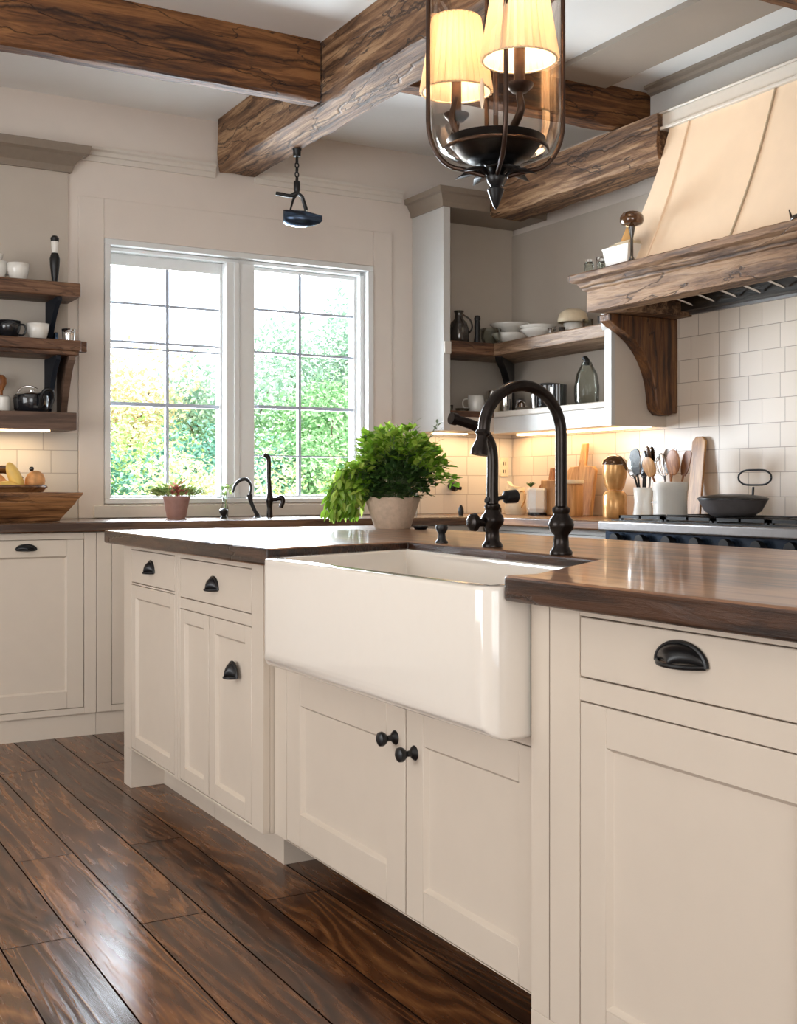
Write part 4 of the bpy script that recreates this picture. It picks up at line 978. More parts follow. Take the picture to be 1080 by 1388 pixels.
m_ = len(prof); b.add(vs_, [(j * ns + i, j * ns + (i + 1) % ns, (j + 1) * ns + (i + 1) % ns, (j + 1) * ns + i) for j in range(m_ - 1) for i in range(ns)] + [tuple(range(ns)), tuple(range((m_ - 1) * ns, m_ * ns))])
obj('lamp_head', b, M['bluesteel'], t, smooth=True, angle=60)

# ------------------------------------------------------------------ small vessels
def ware(name, label, cat, loc, prof, m, group=None, solid=.0025, n=28, ell=(1, 1), handle=None, extra=None, open_=True):
    """open vessel from a profile; optional handle (dir angle, size, z)"""
    t = thing(name, label, cat, loc, group)
    b = MB()
    if open_: b.open_lathe(prof, (0, 0, 0), n, ell)
    else: b.lathe(prof, (0, 0, 0), n, ell)
    obj('body', b, M[m], t, smooth=True, solid=solid if open_ else 0, local=True)
    if handle:
        a, sz, z, r0 = handle[:4]; ca, sa = math.cos(a), math.sin(a); hm = handle[4] if len(handle) > 4 else m
        b = MB(); b.tube([(ca * (r0 - .002), sa * (r0 - .002), z + sz), (ca * (r0 + sz * .8), sa * (r0 + sz * .8), z + sz * .85), (ca * (r0 + sz * 1.05), sa * (r0 + sz * 1.05), z), (ca * (r0 + sz * .7), sa * (r0 + sz * .7), z - sz * .8), (ca * (r0 - .004), sa * (r0 - .004), z - sz * .9)], .0045, 8)
        obj('handle', b, M[hm], t, smooth=True, local=True)
    if extra: extra(t)
    return t
def part(t, name, b, m, **kw): return obj(name, b, M[m], t, local=True, **kw)
RA = -R(29.69)   # direction "to the right" as seen on entering
cupP = [(0, 0), (.026, 0), (.034, .012), (.042, .045), (.045, .075)]
def sc_(p, a, c): return [(x * a, z * c) for x, z in p]
# left shelves, top
zs = 2.0312
ware('mug', 'white mug with handle, rightmost white piece on the top wall shelf', 'mug', (1.170, 5.585, zs), sc_(cupP, 1.1, 1.05), 'white', 'white mugs on wall shelves')
ware('mug', 'white mug at the frame edge on the top wall shelf, grey-edged handle', 'mug', (1.085, 5.62, zs), sc_(cupP, 1.0, 1.15), 'white', 'white mugs on wall shelves', handle=(RA, .026, .05, .043, 'steel'))
b_ = ware('cup', 'small round white cup stacked on the mug at the top shelf edge', 'cup', (1.085, 5.62, zs + .088), sc_(cupP, .55, .45), 'white')
t = thing('pepper_mill', 'tall black pepper mill with pale neck on the top wall shelf', 'pepper mill', (1.345, 5.62, zs))
part(t, 'body', MB().lathe([(0, 0), (.008, 0), (.008, .012), (.013, .016), (.022, .09), (.024, .125), (.016, .150), (0, .152)], n=18), 'black', smooth=True)
part(t, 'neck', MB().lathe([(0, .152), (.014, .1525), (.018, .205), (0, .206)], n=18), 'white', smooth=True)
part(t, 'cap', MB().lathe([(0, .2062), (.019, .2064), (.020, .222), (.012, .232), (0, .233)], n=18), 'black', smooth=True)
# middle
zs = 1.7662
ware('mug', 'black mug with thick handle on the middle wall shelf', 'mug', (1.130, 5.60, zs), sc_(cupP, 1.25, 1.05), 'blackglaze', handle=(RA, .026, .038, .052))
ware('cup', 'white cup beside the black mug on the middle wall shelf', 'cup', (1.262, 5.60, zs), sc_(cupP, 1.15, 1.0), 'white')
ware('cup', 'small shiny metal cup at the end of the middle wall shelf', 'cup', (1.405, 5.60, zs), [(0, 0), (.026, 0), (.029, .03), (.032, .060)], 'chrome')
o = obj('tin_box', MB().box(1.355, 1.372, 5.66, 5.72, zs, zs + .05), M['bluesteel'], loc=(1.363, 5.69, zs), bevel=.004); tag(o, 'small dark blue box behind the black bracket on the middle shelf', 'box')
# bottom
zs = 1.4292
t = thing('kettle', 'shiny black kettle with chrome wire handle on the lowest wall shelf', 'kettle', (1.235, 5.605, zs))
part(t, 'body', MB().lathe([(0, 0), (.068, 0), (.078, .012), (.083, .06), (.080, .078), (0, .080)], n=32), 'blackglaze', smooth=True)
part(t, 'lid', MB().lathe([(0, .0805), (.076, .081), (.055, .092), (.012, .097), (.012, .105), (0, .106)], n=32), 'chrome', smooth=True)
ca, sa = math.cos(RA), math.sin(RA)
part(t, 'handle', MB().tube([(-.075 * ca, -.075 * sa, .075), (-.05 * ca, -.05 * sa, .112), (-.01 * ca, -.01 * sa, .122), (.03 * ca, .03 * sa, .108)], .004, 8), 'chrome', smooth=True)
part(t, 'side_handle', MB().tube([(.03 * ca + .02 * sa, .03 * sa - .085 * ca, .02), (.035 * ca, .035 * sa - .10, .095), (.07 * ca, .07 * sa - .085, .098), (.088 * ca, .088 * sa - .05, .06), (.07 * ca, .07 * sa - .06, .015)], .008, 8), 'black', smooth=True)
ware('jar', 'white glass jar at the edge of the lowest wall shelf', 'jar', (1.105, 5.62, zs), [(0, 0), (.033, 0), (.036, .01), (.036, .065), (.028, .074)], 'white')
t = thing('wooden_pestle', 'brown wooden pestle standing at the back of the lowest wall shelf', 'pestle', (1.113, 5.69, zs))
part(t, 'shaft', MB().lathe([(0, 0), (.018, 0), (.012, .05), (.010, .10), (.018, .115), (.027, .135), (.026, .160), (.014, .175), (0, .177)], n=18), 'spoon', smooth=True)

# dough bowl tray, fruit bowl and food on the left counter
zc_ = .9312
t = thing('dough_bowl', 'large rectangular carved wooden dough bowl on the counter by the window', 'bowl', (1.02, 5.42, zc_))
b = MB()
def rbowl(b, hx0, hy0, hx1, hy1, h, th=.018, foot=.012):
    o0 = [(-hx0, -hy0), (hx0, -hy0), (hx0, hy0), (-hx0, hy0)]; rings = [(hx0, hy0, 0), (hx0 + .005, hy0 + .005, foot), (hx0 + (hx1 - hx0) * .72, hy0 + (hy1 - hy0) * .72, h * .66), (hx0 + (hx1 - hx0) * .70, hy0 + (hy1 - hy0) * .70, h * .68), (hx1, hy1, h * .93), (hx1, hy1, h), (hx1 - th, hy1 - th, h), (hx0 - .01, hy0 - .01, foot + .012)]
    vs_ = []
    for (a, c, z) in rings: vs_ += [(-a, -c, z), (a, -c, z), (a, c, z), (-a, c, z)]
    n_ = len(rings); f = [(j * 4 + i, j * 4 + (i + 1) % 4, (j + 1) * 4 + (i + 1) % 4, (j + 1) * 4 + i) for j in range(n_ - 1) for i in range(4)] + [(0, 1, 2, 3), tuple(4 * (n_ - 1) + i for i in range(4))]
    b.add(vs_, f)
rbowl(b, .27, .12, .355, .19, .128)
part(t, 'body', b, 'bowlwood', bevel=.006)
t = thing('serving_bowl', 'oval brown wooden serving bowl holding bread and fruit, inside the dough bowl', 'bowl', (1.06, 5.42, zc_ + .026))
b = MB(); b.lathe([(0, 0), (.10, 0), (.14, .05), (.195, .118), (.205, .125), (.198, .135), (.18, .125), (.12, .05), (0, .03)], n=36, ell=(1, .62)); part(t, 'body', b, 'bowlwood', smooth=True)
zf = zc_ + .026 + .115
def food(name, label, cat, loc, r, m, rot=(0, 0, 0), group=None):
    o = obj(name, MB().ball((0, 0, 0), r, 16, 12), M[m], local=True, smooth=True); o.location = loc; o.rotation_euler = rot; tag(o, label, cat, group); return o
food('bread_loaf', 'round brown crusty bread roll at the right end of the serving bowl', 'bread', (1.205, 5.40, zf + .035), (.045, .042, .050), 'bread', (0, .3, 0))
food('bread_loaf', 'orange-brown loaf beside the yellow squash, at the frame edge', 'bread', (1.02, 5.40, zf + .032), (.065, .045, .045), 'bread', (0, .2, 0))
food('yellow_squash', 'pale yellow elongated squash leaning in the serving bowl', 'squash', (1.115, 5.375, zf + .048), (.030, .030, .078), 'banana', (0, -.42, 0))
food('yellow_squash', 'smaller yellow squash piece below the leaning one', 'squash', (1.085, 5.36, zf + .012), (.055, .028, .026), 'banana', (0, .1, 0))
food('dark_plum', 'tiny dark plum resting above the bread roll', 'fruit', (1.190, 5.40, zf + .092), (.011, .011, .011), 'blackglaze')
b = MB(); b.tube([(.96, 5.46, zf + .05), (1.03, 5.46, zf + .085), (1.11, 5.46, zf + .085), (1.16, 5.45, zf + .045)], [.014, .02, .02, .010], 12)
o = obj('dark_banana', b, M['amber'], loc=(1.05, 5.46, zf + .03), smooth=True); tag(o, 'dark brown overripe banana arched behind the squash', 'fruit')

# ------------------------------------------------------------------ window counter pieces
t = thing('succulent_pot', 'small pinkish terracotta pot of red and green succulents before the window', 'potted plant', (1.905, 5.52, .9312))
b = MB(); b.open_lathe([(0.001, 0), (.042, 0), (.046, .01), (.062, .092), (.066, .092), (.066, .106), (.060, .106)], n=28); part(t, 'pot', b, 'terra', smooth=True, solid=.003)
part(t, 'soil', MB().lathe([(0, .088), (.058, .090), (0, .096)], n=20), 'soil')
b = MB(); br_ = MB(); rnd = random.Random(3)
for k in range(420):
    a = rnd.random() * 2 * PI; rr = rnd.random() ** .6 * .128; l_ = rr * math.cos(a); d_ = rr * math.sin(a) * .6
    zz = .105 + rnd.random() * .075 * (1 - rr / .18)
    p = (l_ * ca - .0, l_ * sa + d_, zz); dd = (math.cos(a) * .9, math.sin(a) * .9, .5 + rnd.random())
    tgt = br_ if (-.045 < l_ < .02 and rnd.random() < .65) else b
    tgt.leaf(p, dd, (0, 0, 1), .022 + rnd.random() * .022, .012 + rnd.random() * .008, .3)
for k in range(26):
    a = rnd.random() * 2 * PI; b.leaf((-.07 * ca + rnd.uniform(-.015, .015), -.07 * sa, .11), (-ca + rnd.uniform(-.5, .5), -sa * .5 + rnd.uniform(-.4, .4), .3 + rnd.random()), (0, 0, 1), .06, .022, .3)
part(t, 'foliage', b, 'succ'); part(t, 'red_rosettes', br_, 'succred')
# window taps
x, y, z0 = 2.352, 5.42, .9312
t = thing('window_faucet', 'slim dark faucet column with hooked tip, standing before the window', 'faucet', (x, y, z0))
part(t, 'column', MB().tube([(0, 0, 0), (0, 0, .05), (0, 0, .09), (0, 0, .13), (-.004, 0, .20), (-.006, 0, .29), (-.012, .0, .305), (-.030, .004, .312)], [.016, .013, .019, .012, .011, .012, .012, .010], 12), 'bronze', smooth=True)
part(t, 'lever', MB().tube([(0, 0, .09), (.04 * ca, .04 * sa, .092), (.058 * ca, .058 * sa, .10), (.066 * ca, .066 * sa, .085), (.055 * ca, .055 * sa, .05)], [.010, .011, .013, .012, .011], 12), 'bronze', smooth=True)
t = thing('side_tap', 'low black curved tap with thin spout left of the slim window faucet', 'faucet', (2.30, 5.45, z0))
part(t, 'body', MB().tube([(0, 0, 0), (0, 0, .010), (-.012, 0, .03), (-.032, .004, .075), (-.040, .006, .115)], [.022, .012, .010, .010, .014], 12), 'black', smooth=True)
part(t, 'spout', MB().tube([(-.038, .006, .115), (-.034, .004, .16), (-.055, .01, .190), (-.085, .02, .185), (-.110, .03, .155), (-.118, .032, .125)], [.006, .006, .009, .009, .007, .005], 10), 'black', smooth=True)
o = obj('sink_stopper', MB().lathe([(0, 0), (.018, 0), (.012, .012), (.021, .026), (.021, .040), (.012, .048), (0, .049)], (2.11, 5.42, z0), 18), M['black'], loc=(2.11, 5.42, z0), smooth=True); tag(o, 'small black knob on the window counter right of the terracotta pot', 'knob')
t = thing('sprig_vase', 'slim clear vase with a pale green sprig on the window counter', 'vase', (2.17, 5.56, z0))
part(t, 'vase', MB().open_lathe([(.001, 0), (.016, 0), (.018, .04), (.010, .08), (.012, .10)], n=18), 'wareglass', smooth=True, solid=.002)
b = MB()
for k in range(22): b.leaf((rnd.uniform(-.01, .05) * ca, rnd.uniform(-.02, .02), .10 + rnd.random() * .06), (rnd.uniform(-1, 1), rnd.uniform(-.5, .5), rnd.random()), (0, 0, 1), .035, .016)
b.tube([(0, 0, .01), (.005, 0, .08), (.01, 0, .14)], .002, 6); part(t, 'sprig', b, 'succ')
o = obj('dark_dropper', MB().lathe([(0, 0), (.013, 0), (.016, .02), (.014, .04), (.006, .055), (0, .056)], (3.405, 5.30, .9312), 16), M['black'], loc=(3.405, 5.30, .9312), smooth=True); tag(o, 'small black bottle on the window counter right of the big planter', 'bottle')
o = obj('low_dish', MB().lathe([(0, 0), (.022, 0), (.030, .008), (.028, .014), (0, .012)], (2.262, 3.80, T1 + .0005), 18), M['black'], loc=(2.262, 3.80, T1 + .0005), smooth=True); tag(o, 'tiny black dish on the island beside the stone planter', 'dish')
t = thing('wall_hook', 'black knob-shaped wall hook on the tiles right of the big plant', 'hook', (3.62, YW - .011, 1.09))
part(t, 'knob', MB().tube([(0, 0, 0), (0, -.012, 0), (0, -.02, 0), (0, -.05, -.003), (.004, -.055, -.003)], [.020, .020, .028, .030, .012], 16), 'black', smooth=True)
part(t, 'tip', MB().tube([(.0, -.03, -.008), (.05, -.035, -.014)], [.012, .010], 10), 'black', smooth=True)
t = thing('wall_outlet', 'cream outlet plate with dark slots on the warm-lit tiles under the corner shelf', 'outlet', (3.992, YW - .011, 1.20))
part(t, 'plate', MB().box(-.030, .030, -.006, 0, -.055, .055), 'plate', bevel=.002)
part(t, 'slots', MB().box(-.010, -.005, -.0075, -.0062, .012, .032).box(.005, .010, -.0075, -.0062, .012, .032).box(-.010, -.005, -.0075, -.0062, -.034, -.014).box(.005, .010, -.0075, -.0062, -.034, -.014), 'black')

# ------------------------------------------------------------------ big planter
px0, py0 = 2.215, 3.93
t = thing('planter', 'bushy leafy green plant in a tapered stone pot on the island', 'potted plant', (px0, py0, T1 + .0005))
b = MB(); b.open_lathe([(.001, 0), (.064, 0), (.068, .006), (.104, .112), (.104, .118), (.097, .118), (.092, .105)], n=40); part(t, 'pot', b, 'pot', smooth=True, solid=.004)
part(t, 'soil', MB().lathe([(0, .106), (.096, .104), (0, .112)], n=24), 'soil')
b = MB(); bd = MB(); st = MB(); rnd = random.Random(11)
def LZ(l, d, z): return (l * ca - d * sa * -1 * 0 + d * math.sin(R(29.69)), l * sa + d * math.cos(R(29.69)), z)
# sprays: stems radiating from the pot with leaflets
for k in range(250):
    a = rnd.random() * 2 * PI; el = rnd.random()
    tl = math.cos(a) * (.10 + .14 * rnd.random()); td = math.sin(a) * .15 * rnd.random(); tz = .14 + (.225 * (1 - (abs(tl) / .27) ** 2)) * (.45 + .55 * rnd.random()) + .02
    if tl < -.12: tz -= (.12 * rnd.random() + .02)
    if tl > .17: tz -= .03 * rnd.random()
    p0 = Vector(LZ(tl * .25, td * .3, .11)); p2 = Vector(LZ(tl, td, tz)); p1 = (p0 + p2) / 2 + Vector((0, 0, .05 + .02 * rnd.random()))
    pts = []
    for i in range(7):
        q = i / 6; pts.append(p0 * (1 - q) ** 2 + p1 * 2 * q * (1 - q) + p2 * q * q)
    st.tube(pts, .0013, 4, cap=False)
    for i in range(2, 7):
        p = pts[i]
        for s_ in range(3):
            dv = Vector((rnd.uniform(-1, 1), rnd.uniform(-1, 1), rnd.uniform(-.35, .6))); dv += (pts[i] - pts[i - 1]).normalized() * .5
            ln = .022 + rnd.random() * .026
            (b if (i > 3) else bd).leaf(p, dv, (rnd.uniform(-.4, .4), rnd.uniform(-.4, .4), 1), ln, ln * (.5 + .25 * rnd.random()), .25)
for k in range(420):      # dense leaves low over the rim
    a = rnd.random() * 2 * PI; q = rnd.random() ** .5
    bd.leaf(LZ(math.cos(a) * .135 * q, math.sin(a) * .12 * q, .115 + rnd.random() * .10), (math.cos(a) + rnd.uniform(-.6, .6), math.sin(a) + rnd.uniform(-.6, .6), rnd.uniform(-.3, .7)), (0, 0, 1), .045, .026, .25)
# drooping long-leaved lobe
for k in range(52):
    l0 = -.09 - .12 * rnd.random() ** 1.3; d0 = rnd.uniform(-.08, .05); z0_ = .26 - .1 * rnd.random()
    p = Vector(LZ(l0, d0, z0_)); tip = Vector(LZ(l0 - .03 - .03 * rnd.random(), d0, max(.075, z0_ - .09 - .10 * rnd.random())))
    pts = [p.lerp(tip, i / 4) for i in range(5)]; st.tube(pts, .0013, 4, cap=False)
    for i in range(5):
        for s_ in range(2): b.leaf(pts[i], (rnd.uniform(-.7, .5), rnd.uniform(-.7, .7), -1), (rnd.uniform(-1, 1), -1, .4), .035 + rnd.random() * .025, .014 + .008 * rnd.random(), .2)
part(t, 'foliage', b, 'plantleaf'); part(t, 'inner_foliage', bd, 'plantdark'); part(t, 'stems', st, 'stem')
for (l1, z1) in ((.085, .405), (.135, .36), (.17, .40), (-.10, .345), (.125, .30)):
    b = MB(); pts = [Vector(LZ(l1 * .5, .0, .24)), Vector(LZ(l1 * .8, .0, .24 + (z1 - .24) * .6)), Vector(LZ(l1, 0, z1))]
    b.tube(pts, .0018, 5)
    for i in range(7): b.leaf(pts[2] - Vector((0, 0, .012 * i)), (rnd.uniform(-1, 1), rnd.uniform(-1, 1), .6), (0, 0, 1), .035, .012)
    part(t, 'sprig', b, 'sprig')

# ------------------------------------------------------------------ counter pieces near the range
z0 = .9308
def board(name, label, cx_, y_, wid, hgt, th, hw, hh, lean, m='board', xtop=4.045):
    """paddle board leaning on the tile wall; broad face to -X"""
    t = thing(name, label, 'cutting board', (cx_, y_, z0), 'boards leaning on the tiles')
    pts = [(-wid / 2, 0), (wid / 2, 0), (wid / 2, hgt - .02), (wid / 2 - .02, hgt), (hw, hgt + .004), (hw * .8, hgt + hh), (-hw * .8, hgt + hh), (-hw, hgt + .004), (-wid / 2 + .02, hgt), (-wid / 2, hgt - .02)]
    o = obj('blade', MB().prism(pts, lambda a, c, w_: (w_ + c * lean, a, c), 0, th), M[m], t, local=True, bevel=.004)
    return t
board('paddle_board', 'tall wooden paddle board with upright handle, left of the stacked copper jars', 3.955, 5.02, .235, .262, .022, .026, .125, .14)
board('paddle_board', 'orange wooden board behind the white canister, short handle', 3.965, 5.30, .20, .175, .018, .022, .085, .16, 'spoon')
board('paddle_board', 'pale thin board leaning behind the utensil crocks', 3.985, 4.175, .09, .39, .012, .016, .002, .11, 'board')
b = MB().box(3.885, 3.897, 5.10, 5.24, z0, z0 + .19)
o = obj('cutting_board', b, M['board'], loc=(3.89, 5.17, z0), bevel=.005); tag(o, 'square wooden board standing behind the tall faucet neck', 'cutting board', 'boards leaning on the tiles')
t = thing('storage_jar', 'wide wooden-coloured jar with bright rim before the tall paddle board', 'jar', (3.84, 4.925, z0))
part(t, 'body', MB().lathe([(0, 0), (.066, 0), (.070, .01), (.070, .155), (.064, .168), (0, .169)], n=28), 'board', smooth=True)
part(t, 'lid', MB().lathe([(0, .170), (.074, .170), (.076, .178), (.074, .190), (0, .192)], n=28), 'cream', smooth=True)
t = thing('storage_jar', 'two-tier copper jar with domed lid between paddle board and white crocks', 'jar', (3.84, 4.565, z0))
part(t, 'lower_tier', MB().lathe([(0, 0), (.056, 0), (.060, .008), (.060, .11), (.050, .128), (.035, .134), (0, .135)], n=24), 'gold', smooth=True)
part(t, 'upper_tier', MB().lathe([(0, .1352), (.036, .136), (.048, .155), (.062, .215), (.060, .262), (0, .263)], n=24), 'gold', smooth=True)
part(t, 'lid', MB().lathe([(0, .2632), (.066, .264), (.060, .285), (.035, .305), (0, .312)], n=24), 'amber', smooth=True)
part(t, 'lid_tail', MB().tube([(0, -.01, .305), (.0, -.045, .29), (0, -.075, .262), (0, -.088, .235)], [.008, .012, .010, .004], 8), 'amber', smooth=True)
t = thing('canister', 'faceted white ceramic canister with dark base under the corner shelf', 'canister', (3.86, 5.235, z0))
part(t, 'body', MB().lathe([(0, .014), (.050, .014), (.060, .035), (.058, .135), (.050, .148), (0, .149)], n=8), 'white')
part(t, 'base', MB().lathe([(0, 0), (.055, 0), (.055, .0135), (0, .0138)], n=24), 'black', smooth=True)
b = MB()
for k in range(16):
    a = rnd.random() * 2 * PI; b.leaf((-.02, .035, .150), (math.cos(a), math.sin(a), .6 + rnd.random()), (0, 0, 1), .04, .018)
part(t, 'sprig', b, 'plantdark')
t = thing('pitcher', 'cream squat jug with tall curved spout lip beside the bent faucet', 'jug', (3.85, 5.43, z0))
part(t, 'body', MB().open_lathe([(.001, .0), (.055, 0), (.062, .02), (.058, .06), (.048, .10), (.052, .150)], n=28), 'cream', smooth=True, solid=.003)
part(t, 'lip', MB().prism([(0, .148), (.055, .150), (.065, .185), (.055, .178), (.03, .160), (-.04, .152)], lambda a, c, w_: (w_, a, c), -.012, .012), 'cream')
part(t, 'handle', MB().tube([(0, -.048, .13), (0, -.085, .125), (0, -.09, .08), (0, -.058, .04)], .005, 8), 'gold', smooth=True)
o = obj('scrub_brush', MB().lathe([(0, 0), (.035, 0), (.040, .012), (.038, .035), (.02, .045), (0, .046)], (3.80, 5.56, z0), 20), M['black'], loc=(3.80, 5.56, z0), smooth=True); tag(o, 'round black brush behind the bent faucet lever', 'brush')
# crocks
t = thing('utensil_crock', 'narrow white ceramic crock holding black utensils', 'crock', (3.77, 4.275, z0), 'white utensil crocks')
part(t, 'body', MB().open_lathe([(.001, 0), (.046, 0), (.048, .01), (.040, .08), (.046, .150)], n=28), 'white', smooth=True, solid=.004)
t = thing('utensil_crock', 'wide white ceramic crock holding wooden spoons and whisk', 'crock', (3.80, 4.125, z0), 'white utensil crocks')
part(t, 'body', MB().open_lathe([(.001, 0), (.072, 0), (.076, .012), (.076, .135), (.080, .14), (.080, .172), (.076, .175)], n=36), 'white', smooth=True, solid=.004)
part(t, 'name_plate', MB().box(-.080, -.0785, .010, .040, .080, .084), 'steel')
def utensil(name, label, cat, base, top, build, m, group=None):
    t = thing(name, label, cat, base, group); bv = Vector(base); tv = Vector(top) - bv
    h = MB(); h.tube([(0, 0, 0), tv * .5, tv], [.004, .0045, .005], 8); part(t, 'shaft', h, m, smooth=True); build(t, tv); return t
def spoon_head(rx, rz, m, rot=0.0):
    def f(t, tv):
        d = tv.normalized(); b = MB(); b.ball((0, 0, 0), (.006, rx, rz), 16, 10)
        q = Vector((0, 0, 1)).rotation_difference(d); c_ = tv + d * rz * .85; b.v = [tuple(q @ Vector(v) + c_) for v in b.v]; part(t, 'head', b, m, smooth=True)
    return f
def blade(wd, ln, m, slots=0):
    def f(t, tv):
        d = tv.normalized(); b = MB(); b.prism([(-wd * .25, 0), (-wd * .5, ln * .3), (-wd * .45, ln * .9), (-wd * .25, ln), (wd * .3, ln * .97), (wd * .5, ln * .75), (wd * .5, ln * .3), (wd * .25, 0)], lambda a, c, w_: (w_, a, c), -.0025, .0025)
        q = Vector((0, 0, 1)).rotation_difference(d); b.v = [tuple(q @ Vector(v) + tv * .97) for v in b.v]; part(t, 'head', b, m, bevel=.001)
    return f
bz = z0 + .012
g1 = 'utensils in the narrow crock'; g2 = 'utensils in the wide crock'
utensil('spatula', 'black spatula with broad blade in the narrow crock', 'spatula', (3.77, 4.275, bz), (3.755, 4.300, z0 + .215), blade(.075, .125, 'blackglaze'), 'black', g1)
utensil('ladle', 'shiny dark ladle leaning out of the narrow crock towards the copper jar', 'ladle', (3.775, 4.265, bz), (3.76, 4.325, z0 + .20), spoon_head(.036, .050, 'chrome'), 'black', g1)
utensil('serving_spoon', 'black serving spoon in the middle of the narrow crock', 'spoon', (3.77, 4.285, bz), (3.745, 4.245, z0 + .20), spoon_head(.034, .066, 'blackglaze'), 'black', g1)
utensil('tongs', 'dark red-handled tongs rising highest from the narrow crock', 'tongs', (3.775, 4.28, bz), (3.775, 4.262, z0 + .235), spoon_head(.030, .060, 'amber'), 'black', g1)
utensil('turner', 'grey metal slotted turner arching above the crocks', 'spatula', (3.785, 4.27, bz), (3.79, 4.240, z0 + .27), blade(.105, .085, 'chrome'), 'steel', g1)
utensil('wooden_spoon', 'round pale wooden spoon at the near side of the wide crock', 'spoon', (3.79, 4.13, bz), (3.745, 4.185, z0 + .205), spoon_head(.044, .050, 'board'), 'spoon', g2)
utensil('spatula', 'grey rounded silicone spatula in the back of the wide crock', 'spatula', (3.81, 4.13, bz), (3.815, 4.140, z0 + .225), blade(.095, .115, 'steel'), 'spoon', g2)
utensil('wooden_spoon', 'large dark orange wooden spoon leaning to the right of the wide crock', 'spoon', (3.79, 4.135, bz), (3.755, 4.065, z0 + .215), spoon_head(.046, .062, 'spoon'), 'spoon', g2)
utensil('wooden_spatula', 'flat wooden spatula beside the large dark orange spoon', 'spatula', (3.82, 4.12, bz), (3.835, 4.075, z0 + .21), blade(.055, .12, 'spoon'), 'spoon', g2)
def whisk_head(t, tv):
    d = tv.normalized(); q = Vector((0, 0, 1)).rotation_difference(d); b = MB()
    for k in range(5):
        a = PI * k / 5; pts = []
        for i in range(13):
            s_ = 2 * PI * (i / 12) ; w_ = .032 * math.sin(s_); zz = .055 * (1 - math.cos(s_)); pts.append(q @ Vector((w_ * math.cos(a), w_ * math.sin(a), zz)) + tv)
        b.tube(pts, .0012, 5)
    part(t, 'wires', b, 'chrome', smooth=True)
utensil('whisk', 'wire whisk standing in the wide crock', 'whisk', (3.80, 4.12, bz), (3.765, 4.125, z0 + .20), whisk_head, 'steel', g2)

# pan with lid ring on the range
t = thing('saute_pan', 'round grey pan with dark lid on the range grates', 'pan', (3.73, 3.665, .958))
part(t, 'body', MB().lathe([(0, 0), (.085, 0), (.118, .022), (.142, .066), (.146, .070), (0, .0705)], n=40), 'pan', smooth=True)
part(t, 'lid', MB().lathe([(0, .0708), (.148, .0712), (.148, .077), (.130, .086), (.06, .094), (0, .096)], n=40), 'black', smooth=True)
part(t, 'lid_post', MB().tube([(.06, -.055, .090), (.06, -.058, .125)], .005, 8), 'black', smooth=True)
b = MB(); pts = []
for i in range(25):
    a = 2 * PI * i / 24; yy = .088 * math.cos(a) * (1 if abs(math.cos(a)) < .9 else 1.05); zz = .036 * math.sin(a) + .165 - yy * .0
    pts.append((.06, -.065 - yy, zz + .004 * math.sin(3 * a)))
b.tube(pts, .0042, 8); part(t, 'lid_handle', b, 'black', smooth=True)

# ------------------------------------------------------------------ on the hood mantel
zm = 2.0785
for (x_, y_, lb) in ((3.50, 4.345, 'small clear glass jar at the far tip of the mantel'), (3.545, 4.305, 'small clear glass jar next to the white mantel dish')):
    t = ware('spice_jar', lb, 'jar', (x_, y_, zm), [(0.001, 0), (.020, 0), (.021, .01), (.021, .045), (.016, .052)], 'wareglass', 'spice jars on the mantel')
    part(t, 'lid', MB().lathe([(0, .0525), (.018, .053), (.018, .064), (0, .065)], n=18), 'chrome', smooth=True)
t = ware('metal_cup', 'small metal cup with brown spout stacked behind the mantel jars', 'cup', (3.585, 4.355, zm), [(0.001, 0), (.022, 0), (.024, .06), (.027, .085)], 'chrome')
t = thing('baking_dish', 'white rectangular-sided baking dish with folded cloth on the mantel', 'dish', (3.56, 4.165, zm))
b = MB(); rr = [(.045, .072, 0), (.055, .090, .088), (.058, .094, .098), (.052, .088, .098), (.040, .065, .010)]; vs_ = []
for (a, c, z) in rr: vs_ += [(-a, -c, z), (a, -c, z), (a, c, z), (-a, c, z)]
b.add(vs_, [(j * 4 + i, j * 4 + (i + 1) % 4, (j + 1) * 4 + (i + 1) % 4, (j + 1) * 4 + i) for j in range(4) for i in range(4)] + [(0, 1, 2, 3), (16, 17, 18, 19)])
part(t, 'body', b, 'white', bevel=.006)
part(t, 'cloth', MB().box(-.045, .045, -.082, .055, .0955, .108).box(-.035, .04, -.078, .03, .1085, .117), 'cream', bevel=.003)
t = thing('mushroom_ornament', 'brown glossy mushroom-shaped glass ornament on the mantel against the hood', 'ornament', (3.50, 4.045, zm))
part(t, 'cap', MB().lathe([(0, .160), (.018, .162), (.046, .172), (.053, .185), (.052, .205), (.040, .222), (.015, .230), (0, .231)], n=28), 'amber', smooth=True)
part(t, 'stalk', MB().lathe([(0, 0), (.024, 0), (.020, .006), (.007, .03), (.006, .11), (.012, .140), (.016, .1595), (0, .160)], n=18), 'darkglass', smooth=True)
t = thing('decorative_card', 'brown triangular card propped behind the mushroom ornament', 'card', (3.535, 4.118, zm + .119))
part(t, 'card', MB().prism([(.045, 0), (-.035, .0), (-.035, .055), (.0, .065)], lambda a, c, w_: (w_ , a, c), 0, .004), 'gold')
t = thing('metal_ornament', 'small dark metal object at the frame edge of the mantel', 'ornament', (3.50, 3.112, zm))
part(t, 'body', MB().tube([(0, .028, .012), (0, .01, .018), (0, -.04, .020), (0, -.06, .018)], [.008, .013, .014, .004], 12), 'darkglass', smooth=True)
part(t, 'tail', MB().tube([(0, .024, .012), (0, .034, .038), (0, .04, .055)], [.006, .004, .002], 8), 'darkglass', smooth=True)
part(t, 'stand', MB().box(-.01, .01, -.02, .02, 0, .008), 'darkglass')

